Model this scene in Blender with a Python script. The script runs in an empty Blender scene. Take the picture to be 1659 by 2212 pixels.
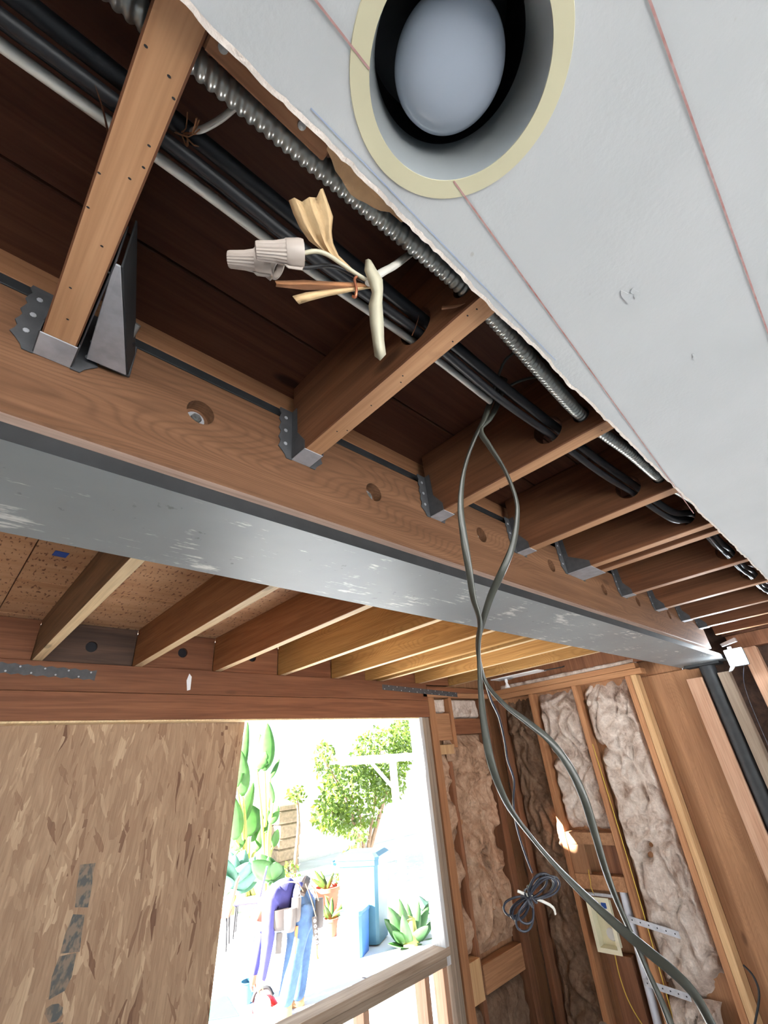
import bpy, bmesh, math, random
import numpy as np
from mathutils import Vector, Matrix, noise
random.seed(7)
PI = math.pi
SC = bpy.context.scene
COL = SC.collection
ZC = 1.9                      # camera height above the floor; all lengths below are metres relative to the camera

# ------------------------------------------------------------------ camera
F = 964.8; YAW, PITCH, ROLL = 0.80273, 0.51362, -0.10154
def _rot(a, b, c):
    ca, sa, cb, sb, cc, sc = math.cos(a), math.sin(a), math.cos(b), math.sin(b), math.cos(c), math.sin(c)
    fwd = np.array([sa*cb, ca*cb, sb]); right = np.array([ca, -sa, 0]); up = np.cross(right, fwd)
    return cc*right+sc*up, -sc*right+cc*up, fwd
RX, UP, FW = _rot(YAW, PITCH, ROLL)
cd = bpy.data.cameras.new('camera'); cam = bpy.data.objects.new('camera', cd); COL.objects.link(cam)
cd.sensor_fit = 'VERTICAL'; cd.sensor_height = 36.0; cd.lens = F/2212*36.0; cd.clip_start = 0.02; cd.clip_end = 200
cam.matrix_world = Matrix(((RX[0], UP[0], -FW[0], 0), (RX[1], UP[1], -FW[1], 0), (RX[2], UP[2], -FW[2], ZC), (0, 0, 0, 1)))
SC.camera = cam
def ray(px, py): return RX*((px-829.5)/F) - UP*((py-1106)/F) + FW
def at(px, py, **k):          # survey point: photo ray meets a known plane (x=, y=, z=) or depth (d=)
    r = ray(px, py); (a, v), = k.items()
    if a == 'd': return Vector(r*v)
    return Vector(r*(v/r['xyz'.index(a)]))

# ------------------------------------------------------------------ world, sun, exposure
W = bpy.data.worlds.new('sky'); SC.world = W; W.use_nodes = True
nt = W.node_tree; nt.nodes.clear()
bg = nt.nodes.new('ShaderNodeBackground'); wo = nt.nodes.new('ShaderNodeOutputWorld')
bg.inputs[0].default_value = (0.74, 0.87, 1.0, 1); bg.inputs[1].default_value = 1.0
nt.links.new(bg.outputs[0], wo.inputs[0])
SUNH = Vector((-0.936, 0.351, 0)); SUN_TAN = 0.516
sd = bpy.data.lights.new('sun', 'SUN'); so = bpy.data.objects.new('sun', sd); COL.objects.link(so)
sd.energy = 58.0; sd.angle = 0.006; sd.color = (1.0, 0.96, 0.91)
so.rotation_euler = Vector((SUNH.x, SUNH.y, SUN_TAN)).to_track_quat('Z', 'Y').to_euler(); so.location = (-6, 6, 12)
def portal(name, loc, rot, sx, sy):
    l = bpy.data.lights.new(name, 'AREA'); o = bpy.data.objects.new(name, l); COL.objects.link(o)
    l.shape = 'RECTANGLE'; l.size = sx; l.size_y = sy; l.cycles.is_portal = True
    o.location = loc; o.rotation_euler = rot
portal('daylight_back_opening', (0.2, -3.25, 1.0), (PI/2, 0, 0), 3.6, 2.0)
portal('daylight_left_opening', (-3.05, -1.9, 1.0), (PI/2, 0, -PI/2), 1.2, 2.0)
portal('daylight_window', (1.95, 2.62, 1.1), (-PI/2, 0, 0), 1.5, 2.2)
SC.view_settings.view_transform = 'Standard'; SC.view_settings.look = 'None'
SC.view_settings.gamma = 1.0; SC.view_settings.use_curve_mapping = False
SC.view_settings.exposure = 1.2
SC.cycles.max_bounces = 5; SC.cycles.diffuse_bounces = 4; SC.cycles.glossy_bounces = 2; SC.cycles.transmission_bounces = 3; SC.cycles.adaptive_threshold = 0.1; SC.cycles.sample_clamp_indirect = 6.0
SC.cycles.caustics_reflective = False; SC.cycles.caustics_refractive = False

# ------------------------------------------------------------------ materials
def srgb(r, g, b):
    f = lambda c: (c/255/12.92) if c/255 <= 0.04045 else ((c/255+0.055)/1.055)**2.4
    return (f(r), f(g), f(b), 1)
class NT:
    def __init__(s, name):
        s.m = bpy.data.materials.new(name); s.m.use_nodes = True; s.t = s.m.node_tree
        s.b = s.t.nodes['Principled BSDF']; s.out = s.t.nodes['Material Output']
    def n(s, typ, **k):
        o = s.t.nodes.new('ShaderNode'+typ)
        for a, v in k.items():
            if a[0] == '_': o.inputs[a[1:]].default_value = v
            else: setattr(o, a, v)
        return o
    def l(s, a, b): s.t.links.new(a, b)
    def coords(s, seed=True):
        tc = s.n('TexCoord')
        if not seed: return tc.outputs['Object']
        oi = s.n('ObjectInfo'); sc = s.n('VectorMath', operation='SCALE'); sc.inputs[0].default_value = (17, 31, 23)
        s.l(oi.outputs['Random'], sc.inputs['Scale']); ad = s.n('VectorMath', operation='ADD')
        s.l(tc.outputs['Object'], ad.inputs[0]); s.l(sc.outputs[0], ad.inputs[1]); return ad.outputs[0]
    def map(s, v, scale=(1, 1, 1), rot=(0, 0, 0)):
        m = s.n('Mapping'); m.inputs['Scale'].default_value = scale; m.inputs['Rotation'].default_value = rot
        s.l(v, m.inputs['Vector']); return m.outputs[0]
    def noise(s, v, scale=5, detail=4, rough=0.55, dist=0):
        o = s.n('TexNoise'); o.inputs['Scale'].default_value = scale; o.inputs['Detail'].default_value = detail
        o.inputs['Roughness'].default_value = rough; o.inputs['Distortion'].default_value = dist
        s.l(v, o.inputs['Vector']); return o.outputs['Fac']
    def ramp(s, f, stops):
        r = s.n('ValToRGB'); e = r.color_ramp.elements
        while len(e) < len(stops): e.new(0.5)
        for i, (p, c) in enumerate(stops):
            e[i].position = p; e[i].color = c if len(c) == 4 else (*c, 1)
        s.l(f, r.inputs[0]); return r.outputs[0]
    def mix(s, a, b, f, mode='MIX'):
        m = s.n('MixRGB', blend_type=mode)
        for i, v in ((0, f), (1, a), (2, b)):
            if isinstance(v, (int, float)): m.inputs[i].default_value = v
            elif isinstance(v, tuple): m.inputs[i].default_value = v
            else: s.l(v, m.inputs[i])
        return m.outputs[0]
    def bump(s, h, strength=0.3, dist=0.01):
        b = s.n('Bump'); b.inputs['Strength'].default_value = strength; b.inputs['Distance'].default_value = dist
        s.l(h, b.inputs['Height']); s.l(b.outputs[0], s.b.inputs['Normal'])
    def col(s, c):
        if isinstance(c, tuple): s.b.inputs['Base Color'].default_value = c
        else: s.l(c, s.b.inputs['Base Color'])
def plain(name, c, rough=0.6, metal=0.0, var=0.08, nscale=12, bump=0.0, bscale=60):
    k = NT(name); v = k.coords()
    f = k.noise(v, nscale, 4)
    a = tuple(x*(1-var) for x in c[:3])+(1,); b = tuple(min(1, x*(1+var)) for x in c[:3])+(1,)
    k.col(k.ramp(f, [(0.3, a), (0.7, b)])); k.b.inputs['Roughness'].default_value = rough; k.b.inputs['Metallic'].default_value = metal
    if bump: k.bump(k.noise(v, bscale, 3), bump, 0.004)
    return k.m
def wood(name, light, dark, axis='x', rough=0.65, rings=0.0, knots=0.75, stain=None, freq=1.0):
    k = NT(name); v = k.coords()
    i = 'xyz'.index(axis)
    s1 = [16*freq]*3; s1[i] = 0.9*freq
    s2 = [150]*3; s2[i] = 4
    s3 = [5.5]*3; s3[i] = 1.9
    f1 = k.noise(k.map(v, tuple(s1)), 1.6, 3, 0.6, 0.8)
    c = k.ramp(f1, [(0.25, dark), (0.75, light)])
    if rings:
        nz = k.noise(k.map(v, tuple([3.0 if j != i else 0.7 for j in range(3)])), 1.2, 2)
        w = k.n('TexWave', wave_type='BANDS', bands_direction='Z' if axis != 'z' else 'Y')
        w.inputs['Scale'].default_value = 22; w.inputs['Distortion'].default_value = 0
        off = k.n('VectorMath', operation='SCALE'); off.inputs[0].default_value = (1.2, 1.2, 1.2)
        k.l(nz, off.inputs['Scale']); ad = k.n('VectorMath', operation='ADD'); k.l(v, ad.inputs[0]); k.l(off.outputs[0], ad.inputs[1])
        k.l(ad.outputs[0], w.inputs['Vector'])
        c = k.mix(c, tuple(x*0.62 for x in dark[:3])+(1,), k.n('Math', operation='MULTIPLY').outputs[0] if False else _mul(k, _pow(k, w.outputs['Fac'], 3.0), rings))
    f2 = k.noise(k.map(v, tuple(s2)), 1.0, 2, 0.6)
    c = k.mix(c, k.ramp(f2, [(0.3, (0.72, 0.68, 0.64)), (0.6, (1, 1, 1))]), 0.7, 'MULTIPLY')
    if knots:
        vo = k.n('TexVoronoi', feature='F1'); vo.inputs['Scale'].default_value = 1.0; vo.inputs['Randomness'].default_value = 1.0
        k.l(k.map(v, tuple(s3)), vo.inputs['Vector'])
        c = k.mix(c, tuple(x*0.28 for x in dark[:3])+(1,), _mul(k, k.ramp(vo.outputs['Distance'], [(0.045, (1, 1, 1)), (0.085, (0, 0, 0))]), knots))
    if stain:
        f4 = k.noise(v, 7, 4, 0.6)
        c = k.mix(c, stain, _mul(k, k.ramp(f4, [(0.55, (0, 0, 0)), (0.72, (1, 1, 1))]), 0.6))
    oi = k.n('ObjectInfo'); mr = k.n('MapRange'); mr.inputs['To Min'].default_value = 0.82; mr.inputs['To Max'].default_value = 1.12
    k.l(oi.outputs['Random'], mr.inputs['Value'])
    hs = k.n('HueSaturation'); k.l(mr.outputs[0], hs.inputs['Value']); k.l(c, hs.inputs['Color'])
    k.col(hs.outputs[0]); k.b.inputs['Roughness'].default_value = rough; k.b.inputs['Specular IOR Level'].default_value = 0.3
    k.bump(f2, 0.25, 0.002)
    return k.m
def _mul(k, a, v):
    m = k.n('Math', operation='MULTIPLY'); k.l(a, m.inputs[0]); m.inputs[1].default_value = v; return m.outputs[0]
def _pow(k, a, v):
    m = k.n('Math', operation='POWER'); k.l(a, m.inputs[0]); m.inputs[1].default_value = v; return m.outputs[0]
M = {}
M['joist_old'] = wood('joist_old', srgb(134, 90, 62), srgb(92, 56, 36), 'y', stain=srgb(120, 70, 40))
M['joist_face'] = wood('joist_face', srgb(206, 160, 120), srgb(174, 126, 90), 'y', stain=srgb(130, 84, 56), knots=0.6)
M['far_lit_face'] = wood('far_lit_face', srgb(244, 220, 178), srgb(224, 192, 148), 'y', knots=0.5)  # undersides: daylight bounced up from the yard, put into the colour
M['deck_old'] = wood('deck_old', srgb(118, 76, 54), srgb(78, 46, 32), 'x', knots=0.9)
M['packer'] = wood('packer', srgb(143, 104, 76), srgb(110, 76, 53), 'x', rings=0.36, knots=0.5)
M['packer_sawn_lit'] = wood('packer_sawn_lit', srgb(236, 206, 188), srgb(218, 182, 162), 'x', knots=0.0)  # fresh-sawn pink, brightened further for light striking from below
M['nailer'] = wood('nailer', srgb(176, 128, 92), srgb(138, 94, 64), 'x')
M['joist_far'] = wood('joist_far', srgb(180, 122, 80), srgb(138, 86, 52), 'y')
M['joist_yellow'] = wood('joist_yellow', srgb(206, 162, 98), srgb(168, 122, 68), 'y', rings=0.3)
M['joist_grey'] = wood('joist_grey', srgb(150, 116, 84), srgb(104, 78, 56), 'y')
M['block_grey'] = wood('block_grey', srgb(96, 74, 62), srgb(60, 46, 40), 'x')
M['header'] = wood('header', srgb(152, 102, 72), srgb(114, 70, 48), 'x', knots=0.3)
M['stud'] = wood('stud', srgb(198, 146, 104), srgb(160, 108, 74), 'z')
M['stud_red'] = wood('stud_red', srgb(156, 108, 78), srgb(112, 72, 50), 'z')
M['stud_pale'] = wood('stud_pale', srgb(222, 184, 138), srgb(192, 150, 106), 'z')
M['stud_pink'] = wood('stud_pink', srgb(220, 180, 152), srgb(194, 146, 116), 'z')
M['stud_grey'] = wood('stud_grey', srgb(176, 158, 140), srgb(138, 120, 104), 'z')
M['plate_y'] = wood('plate_y', srgb(204, 154, 112), srgb(170, 120, 82), 'y')
M['board_x'] = wood('board_x', srgb(194, 146, 108), srgb(150, 106, 74), 'x')
M['ply_wall'] = wood('ply_wall', srgb(190, 144, 106), srgb(148, 104, 74), 'z', rings=0.14, knots=0.6, freq=0.5)
M['sill'] = wood('sill', srgb(190, 170, 150), srgb(150, 128, 108), 'x')
M['white_wood'] = wood('white_wood', srgb(236, 236, 236), srgb(206, 208, 212), 'z', knots=0.1)
M['steel'] = None
def mk_steel():
    k = NT('primed_steel'); v = k.coords(False)
    f = k.noise(v, 2.2, 4); g = k.noise(k.map(v, (3, 24, 24)), 3.0, 6, 0.7)
    c = k.ramp(f, [(0.3, srgb(116, 121, 124)), (0.7, srgb(140, 145, 146))])
    c = k.mix(c, srgb(222, 222, 216), _mul(k, k.ramp(k.mix(g, k.noise(v, 6, 5, 0.7), 0.55), [(0.56, (0, 0, 0)), (0.62, (1, 1, 1))]), 0.7))
    c = k.mix(c, srgb(80, 82, 82), _mul(k, k.ramp(k.noise(v, 38, 5), [(0.68, (0, 0, 0)), (0.73, (1, 1, 1))]), 0.6))
    k.col(c); k.b.inputs['Metallic'].default_value = 0.12
    k.l(k.ramp(f, [(0.2, (0.42,)*3), (0.8, (0.54,)*3)]), k.b.inputs['Roughness'])
    k.bump(k.noise(v, 30, 3), 0.12, 0.003); return k.m
M['steel'] = mk_steel()
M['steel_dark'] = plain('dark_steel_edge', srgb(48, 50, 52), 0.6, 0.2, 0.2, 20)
M['galv'] = plain('galvanised', srgb(176, 178, 184), 0.45, 0.25, 0.15, 40)
M['galv_dull'] = plain('galvanised_dull', srgb(78, 79, 82), 0.6, 0.2, 0.2, 40)
M['zinc'] = plain('zinc_bolt', srgb(170, 172, 170), 0.35, 0.8, 0.15, 40)
M['conduit'] = plain('conduit_metal', srgb(186, 190, 186), 0.28, 0.6, 0.15, 30)
M['black_plastic'] = plain('black_cable', srgb(30, 31, 34), 0.5, 0, 0.2, 20)
M['grey_cable'] = plain('grey_cable', srgb(74, 75, 68), 0.32, 0, 0.15, 20)
M['dark_cord'] = plain('dark_cord', srgb(58, 60, 70), 0.22, 0, 0.15, 20)
M['white_cable'] = plain('white_cable', srgb(214, 210, 200), 0.45, 0, 0.06, 30)
M['sheath'] = plain('cable_sheath', srgb(190, 184, 160), 0.4, 0, 0.06, 30)
M['yellow_cable'] = plain('yellow_cable', srgb(212, 178, 70), 0.5)
M['kraft'] = plain('kraft_paper', srgb(204, 172, 128), 0.85, 0, 0.12, 40, 0.4, 90)
M['kraft_dark'] = plain('kraft_paper_dark', srgb(166, 114, 76), 0.85, 0, 0.15, 40, 0.4, 90)
M['copper'] = plain('copper_wire', srgb(190, 120, 90), 0.35, 0.8)
M['wirenut'] = plain('wire_nut', srgb(176, 164, 154), 0.42, 0, 0.04, 30)
M['tape_blue'] = plain('blue_tape', srgb(38, 92, 190), 0.6)
M['cream'] = plain('cream_plastic', srgb(238, 232, 202), 0.45, 0, 0.03)
M['cream_dark'] = plain('cream_plastic_inside', srgb(200, 188, 156), 0.5, 0, 0.05)
M['white_plastic'] = plain('white_plastic', srgb(232, 234, 236), 0.4, 0, 0.03)
M['pvc'] = plain('white_pipe', srgb(214, 218, 228), 0.4, 0, 0.05)
M['baffle'] = plain('white_baffle', srgb(190, 196, 198), 0.3, 0.55, 0.03)
M['trim_cream'] = plain('cream_trim_ring', srgb(214, 208, 176), 0.5, 0, 0.03)
M['lens'] = plain('frosted_lens', srgb(172, 182, 196), 0.25, 0, 0.03, 6)
M['black_can'] = plain('black_can', srgb(22, 25, 32), 0.35, 0, 0.2)
M['paper_torn'] = plain('torn_paper', srgb(226, 214, 204), 0.9, 0, 0.12, 50, 0.5, 120)
M['paper_brown'] = plain('brown_drywall_paper', srgb(192, 156, 116), 0.9, 0, 0.1, 50, 0.4, 100)
def mk_drywall():
    k = NT('drywall'); v = k.coords(False)
    f = k.noise(v, 3, 4); g = k.noise(v, 140, 3)
    c = k.ramp(f, [(0.3, srgb(196, 199, 200)), (0.7, srgb(206, 208, 209))])
    c = k.mix(c, srgb(178, 176, 170), _mul(k, k.ramp(k.noise(v, 26, 2), [(0.745, (0, 0, 0)), (0.765, (1, 1, 1))]), 0.6))
    k.col(c); k.b.inputs['Roughness'].default_value = 0.75
    h = k.mix(g, k.ramp(k.noise(v, 18, 5, 0.65), [(0.62, (0, 0, 0)), (0.72, (1, 1, 1))]), 0.35)
    k.bump(h, 0.16, 0.004); return k.m
M['drywall'] = mk_drywall()
def mk_chalk():
    k = NT('red_chalk'); v = k.coords(False)
    k.col(k.ramp(k.noise(v, 60, 3), [(0.3, srgb(200, 168, 164)), (0.7, srgb(172, 116, 110))])); k.b.inputs['Roughness'].default_value = 0.9; return k.m
M['chalk'] = mk_chalk()
M['pencil'] = plain('blue_pencil', srgb(170, 184, 210), 0.9)
def mk_osb():
    k = NT('osb'); v = k.coords(False); cols = []
    stops = [(0.0, srgb(116, 82, 60)), (0.03, srgb(150, 116, 90)), (0.10, srgb(168, 136, 108)), (0.6, srgb(176, 145, 116)), (0.88, srgb(186, 156, 126)), (1.0, srgb(206, 178, 146))]
    wob = k.n('TexNoise'); wob.inputs['Scale'].default_value = 7; k.l(v, wob.inputs['Vector'])
    wa = k.n('VectorMath', operation='MULTIPLY_ADD'); k.l(wob.outputs['Color'], wa.inputs[0]); wa.inputs[1].default_value = (0.035, 0, 0.03); k.l(v, wa.inputs[2])
    for rot, sx, sz in ((0.10, 58, 8.5), (-0.16, 44, 8), (0.5, 80, 16)):
        vo = k.n('TexVoronoi', feature='F1', distance='MANHATTAN'); vo.inputs['Scale'].default_value = 1
        k.l(k.map(k.map(wa.outputs[0], (1, 1, 1), (0, rot, 0)), (sx, 1, sz)), vo.inputs['Vector'])
        sp = k.n('SeparateColor'); k.l(vo.outputs['Color'], sp.inputs[0]); cols.append((k.ramp(sp.outputs[0], stops), vo.outputs['Distance'], sp.outputs[1]))
    f1 = k.ramp(cols[0][2], [(0.5, (0, 0, 0)), (0.52, (1, 1, 1))]); f2 = k.ramp(cols[2][2], [(0.9, (0, 0, 0)), (0.91, (1, 1, 1))])
    c = k.mix(k.mix(cols[0][0], cols[1][0], f1), cols[2][0], f2)
    fine = k.noise(k.map(v, (160, 1, 8)), 1, 3)
    c = k.mix(c, k.ramp(fine, [(0.25, (0.74, 0.71, 0.69)), (0.7, (1.05, 1.05, 1.05))]), 0.9, 'MULTIPLY')
    k.col(c); k.b.inputs['Roughness'].default_value = 0.7; k.bump(cols[0][1], 0.25, 0.004); return k.m
M['osb'] = mk_osb()
def mk_stamp():
    k = NT('ink_stamp'); v = k.coords(False)
    g = k.noise(k.map(v, (1, 1, 0.6)), 60, 2); h = k.noise(v, 14, 3)
    c = k.ramp(g, [(0.44, srgb(92, 94, 92)), (0.60, srgb(140, 124, 108))])
    k.col(k.mix(c, srgb(150, 122, 96), k.ramp(h, [(0.5, (0, 0, 0)), (0.75, (0.6,)*3)]))); k.b.inputs['Roughness'].default_value = 0.8; return k.m
M['stamp'] = mk_stamp()
def mk_plyfar():
    k = NT('plywood_deck'); v = k.coords()
    f = k.noise(k.map(v, (1.2, 9, 9)), 1.5, 5, 0.6, 0.5)
    c = k.ramp(f, [(0.3, srgb(198, 146, 104)), (0.7, srgb(220, 176, 134))])
    t = k.noise(k.map(v, (75, 26, 26)), 1.3, 2, 0.5, 0.3)
    c = k.mix(c, srgb(120, 70, 42), _mul(k, k.ramp(t, [(0.60, (0, 0, 0)), (0.66, (1, 1, 1))]), 0.85))
    k.col(c); k.b.inputs['Roughness'].default_value = 0.7; return k.m
M['ply_deck'] = mk_plyfar()
def mk_insul(name, a, b, d):
    k = NT(name); v = k.coords()
    f = k.noise(k.map(v, (1, 1, 0.55)), 11, 7, 0.62, 0.7); g = k.noise(v, 60, 4, 0.7)
    c = k.ramp(f, [(0.25, d), (0.45, b), (0.7, a)])
    c = k.mix(c, k.ramp(g, [(0.3, (0.75, 0.72, 0.7)), (0.65, (1.06, 1.05, 1.04))]), 0.8, 'MULTIPLY')
    k.col(c); k.b.inputs['Roughness'].default_value = 1.0; k.b.inputs['Specular IOR Level'].default_value = 0.05
    k.bump(g, 0.7, 0.01); return k.m
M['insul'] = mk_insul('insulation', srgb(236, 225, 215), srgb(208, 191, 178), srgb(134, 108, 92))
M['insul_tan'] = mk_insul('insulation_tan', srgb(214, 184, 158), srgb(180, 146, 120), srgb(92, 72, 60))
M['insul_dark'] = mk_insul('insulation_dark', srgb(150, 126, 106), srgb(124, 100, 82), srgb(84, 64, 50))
M['floor'] = wood('floor_ply', srgb(190, 194, 198), srgb(168, 172, 176), 'x')
M['wall_paint'] = plain('wall_paint', srgb(226, 226, 222), 0.8)
M['concrete'] = plain('concrete', srgb(200, 202, 204), 0.9, 0, 0.1, 3, 0.2, 40)
M['joint'] = plain('concrete_joint', srgb(120, 108, 104), 0.9)
M['stucco'] = plain('white_stucco', srgb(236, 234, 230), 0.9)
M['sun_blocker'] = plain('sun_blocker_plain', srgb(222, 216, 206), 0.9)
def mk_leaf(name, c, tr, spec=0.4):
    k = NT(name); v = k.coords(False); f = k.noise(v, 9, 3)
    a = tuple(x*0.75 for x in c[:3])+(1,); b = tuple(min(1, x*1.25) for x in c[:3])+(1,)
    cc = k.ramp(f, [(0.3, a), (0.7, b)]); k.col(cc); k.b.inputs['Roughness'].default_value = spec
    t = k.n('BsdfTranslucent'); t.inputs[0].default_value = tr; ms = k.n('MixShader'); ms.inputs[0].default_value = 0.4
    k.l(k.b.outputs[0], ms.inputs[1]); k.l(t.outputs[0], ms.inputs[2]); k.l(ms.outputs[0], k.out.inputs[0]); return k.m
M['leaf_banana'] = mk_leaf('banana_leaf', srgb(66, 112, 52), srgb(104, 150, 40))
M['leaf_agave'] = mk_leaf('agave_leaf', srgb(98, 142, 128), srgb(110, 160, 110), 0.5)
M['leaf_green'] = mk_leaf('broad_leaf', srgb(72, 112, 66), srgb(100, 140, 56))
M['leaf_bush'] = mk_leaf('bush_leaf', srgb(72, 96, 40), srgb(104, 124, 36))
M['stem'] = plain('plant_stem', srgb(150, 150, 80), 0.7)
M['bark'] = plain('bark', srgb(130, 108, 88), 0.9, 0, 0.2, 20, 0.5)
M['bin'] = plain('bin_teal', srgb(52, 96, 116), 0.45)
M['bin_blue'] = plain('bin_blue', srgb(48, 92, 158), 0.45)
M['rubber'] = plain('rubber', srgb(34, 34, 36), 0.7)
M['mat_green'] = plain('green_mat', srgb(38, 110, 88), 0.8)
M['terracotta'] = plain('terracotta', srgb(178, 88, 64), 0.8)
M['stone'] = plain('garden_stone', srgb(132, 116, 98), 0.9, 0, 0.25, 14, 0.6, 30)
M['shirt'] = plain('navy_shirt', srgb(62, 62, 120), 0.9, 0, 0.15, 14, 0.4, 50)
M['jeans'] = plain('blue_jeans', srgb(58, 84, 118), 0.9, 0, 0.2, 18, 0.4, 80)
M['skin'] = plain('skin', srgb(170, 118, 92), 0.6)
M['leather'] = plain('tan_leather', srgb(140, 112, 76), 0.6)
M['leather_dark'] = plain('dark_leather', srgb(56, 50, 48), 0.5)
M['leather_grey'] = plain('grey_pouch', srgb(84, 80, 78), 0.7)
M['boot'] = plain('work_boot', srgb(150, 118, 84), 0.8)
M['cap'] = plain('pale_cap', srgb(206, 202, 196), 0.8)
M['red_plastic'] = plain('red_plastic', srgb(188, 34, 38), 0.4)
M['navy_cloth'] = plain('navy_cloth', srgb(64, 62, 130), 0.9)
M['orange'] = plain('orange_handle', srgb(190, 104, 56), 0.5)
k = NT('led_panel'); k.b.inputs['Emission Color'].default_value = (0.86, 0.93, 1, 1); k.b.inputs['Emission Strength'].default_value = 120
M['led'] = k.m

# ------------------------------------------------------------------ mesh helpers
ORG = {}
class MB:
    def __init__(s): s.v = []; s.f = []; s.mi = []
    def add(s, vs, fs, mi=0):
        o = len(s.v); s.v += [tuple(v) for v in vs]; s.f += [tuple(i+o for i in f) for f in fs]; s.mi += [mi]*len(fs); return s
    def box(s, x0, x1, y0, y1, z0, z1, mi=0):
        vs = [(x, y, z) for z in (z0, z1) for y in (y0, y1) for x in (x0, x1)]
        return s.add(vs, [(0, 2, 3, 1), (4, 5, 7, 6), (0, 1, 5, 4), (2, 6, 7, 3), (0, 4, 6, 2), (1, 3, 7, 5)], mi)
    def prism(s, poly, d, mi=0):            # poly: list of Vectors (planar), d: extrusion vector
        n = len(poly); d = Vector(d); vs = [Vector(p) for p in poly]+[Vector(p)+d for p in poly]
        fs = [tuple(range(n))[::-1], tuple(range(n, 2*n))]+[(i, (i+1) % n, n+(i+1) % n, n+i) for i in range(n)]
        return s.add(vs, fs, mi)
    def rings(s, rs, caps=True, mi=0):      # list of rings (same count)
        n = len(rs[0]); vs = [v for r in rs for v in r]; fs = []
        for k in range(len(rs)-1):
            for i in range(n): fs.append((k*n+i, k*n+(i+1) % n, (k+1)*n+(i+1) % n, (k+1)*n+i))
        if caps: fs += [tuple(range(n))[::-1], tuple(range((len(rs)-1)*n, len(rs)*n))]
        return s.add(vs, fs, mi)
    def lathe(s, prof, org, axis=(0, 0, 1), n=32, caps=False, mi=0, sx=1.0, rib=None):
        ax = Vector(axis).normalized(); q = ax.to_track_quat('Z', 'Y'); org = Vector(org); rs = []
        for r, h in prof:
            ring = []
            for i in range(n):
                a = 2*PI*i/n; rr = r*(1+(rib if rib and i % 2 else 0))
                ring.append(org+q @ Vector((rr*math.cos(a)*sx, rr*math.sin(a), h)))
            rs.append(ring)
        return s.rings(rs, caps, mi)
    def tube(s, pts, ra, rb=None, n=10, sub=6, twist=0.0, caps=True, mi=0, up=(0, 0, 1), rad=None):
        P = spline(pts, sub); rs = []; rb = rb or ra
        t = (P[1]-P[0]).normalized(); u = Vector(up); u = (u-t*u.dot(t)); u = u.normalized() if u.length > 1e-4 else t.orthogonal().normalized()
        L = 0
        for i, p in enumerate(P):
            t = (P[min(i+1, len(P)-1)]-P[max(i-1, 0)]).normalized(); u = (u-t*u.dot(t)).normalized(); w = t.cross(u)
            if i: L += (p-P[i-1]).length
            g = 1.0
            if rad:
                q = i/(len(P)-1)*(len(rad)-1); a = min(int(q), len(rad)-2); g = rad[a]+(rad[a+1]-rad[a])*(q-a)
            c, sn = math.cos(twist*L), math.sin(twist*L); uu = u*c+w*sn; ww = w*c-u*sn
            rs.append([p+uu*(ra*g*math.cos(2*PI*j/n))+ww*(rb*g*math.sin(2*PI*j/n)) for j in range(n)])
        return s.rings(rs, caps, mi)
    def build(s, name, mats, parent=None, origin=None, bevel=0.0, smooth=None, rot=None):
        me = bpy.data.meshes.new(name)
        if origin is None:
            a = np.array(s.v); origin = tuple((a.min(0)+a.max(0))/2)
        ov = Vector(origin)
        me.from_pydata([Vector(v)-ov for v in s.v], [], s.f); me.update()
        mats = mats if isinstance(mats, (list, tuple)) else [mats]
        for m in mats: me.materials.append(M[m])
        if len(mats) > 1: me.polygons.foreach_set('material_index', s.mi)
        bm = bmesh.new(); bm.from_mesh(me); bmesh.ops.recalc_face_normals(bm, faces=bm.faces)
        if bevel: bmesh.ops.bevel(bm, geom=[e for e in bm.edges if len(e.link_faces) == 2 and e.calc_face_angle() > 0.6], offset=bevel, segments=1, affect='EDGES', clamp_overlap=True)
        bm.to_mesh(me); bm.free()
        if smooth is not None:
            me.polygons.foreach_set('use_smooth', [True]*len(me.polygons)); me.set_sharp_from_angle(angle=smooth)
        return link(name, me, parent, ov)
def link(name, me, parent, ov):
    o = bpy.data.objects.new(name, me); COL.objects.link(o)
    ORG[o.name] = Vector(ov)
    if parent: o.parent = parent; o.location = Vector(ov)-ORG[parent.name]
    else: o.location = Vector(ov)+Vector((0, 0, ZC))
    return o
def spline(pts, sub):
    P = [Vector(p) for p in pts]
    if sub <= 1 or len(P) < 3: return P
    out = []
    for i in range(len(P)-1):
        p0, p1, p2, p3 = P[max(i-1, 0)], P[i], P[i+1], P[min(i+2, len(P)-1)]
        for j in range(sub):
            t = j/sub; out.append(0.5*((2*p1)+(p2-p0)*t+(2*p0-5*p1+4*p2-p3)*t*t+(3*p1-p0-3*p2+p3)*t**3))
    out.append(P[-1]); return out
def thing(name, origin, label, cat, group=None):
    o = link(name, None, None, Vector(origin)); return tag(o, label, cat, group)
def tag(o, label=None, cat=None, group=None, kind=None):
    if label: o['label'] = label
    if cat: o['category'] = cat
    if group: o['group'] = group
    if kind: o['kind'] = kind
    return o
def struct(name, origin, label=None): return tag(link(name, None, None, Vector(origin)), label, kind='structure')
def board(name, m, x, y, z, parent=None, bevel=0.0018, origin=None):
    return MB().box(x[0], x[1], y[0], y[1], z[0], z[1]).build(name, m, parent, bevel=bevel, origin=origin)
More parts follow.
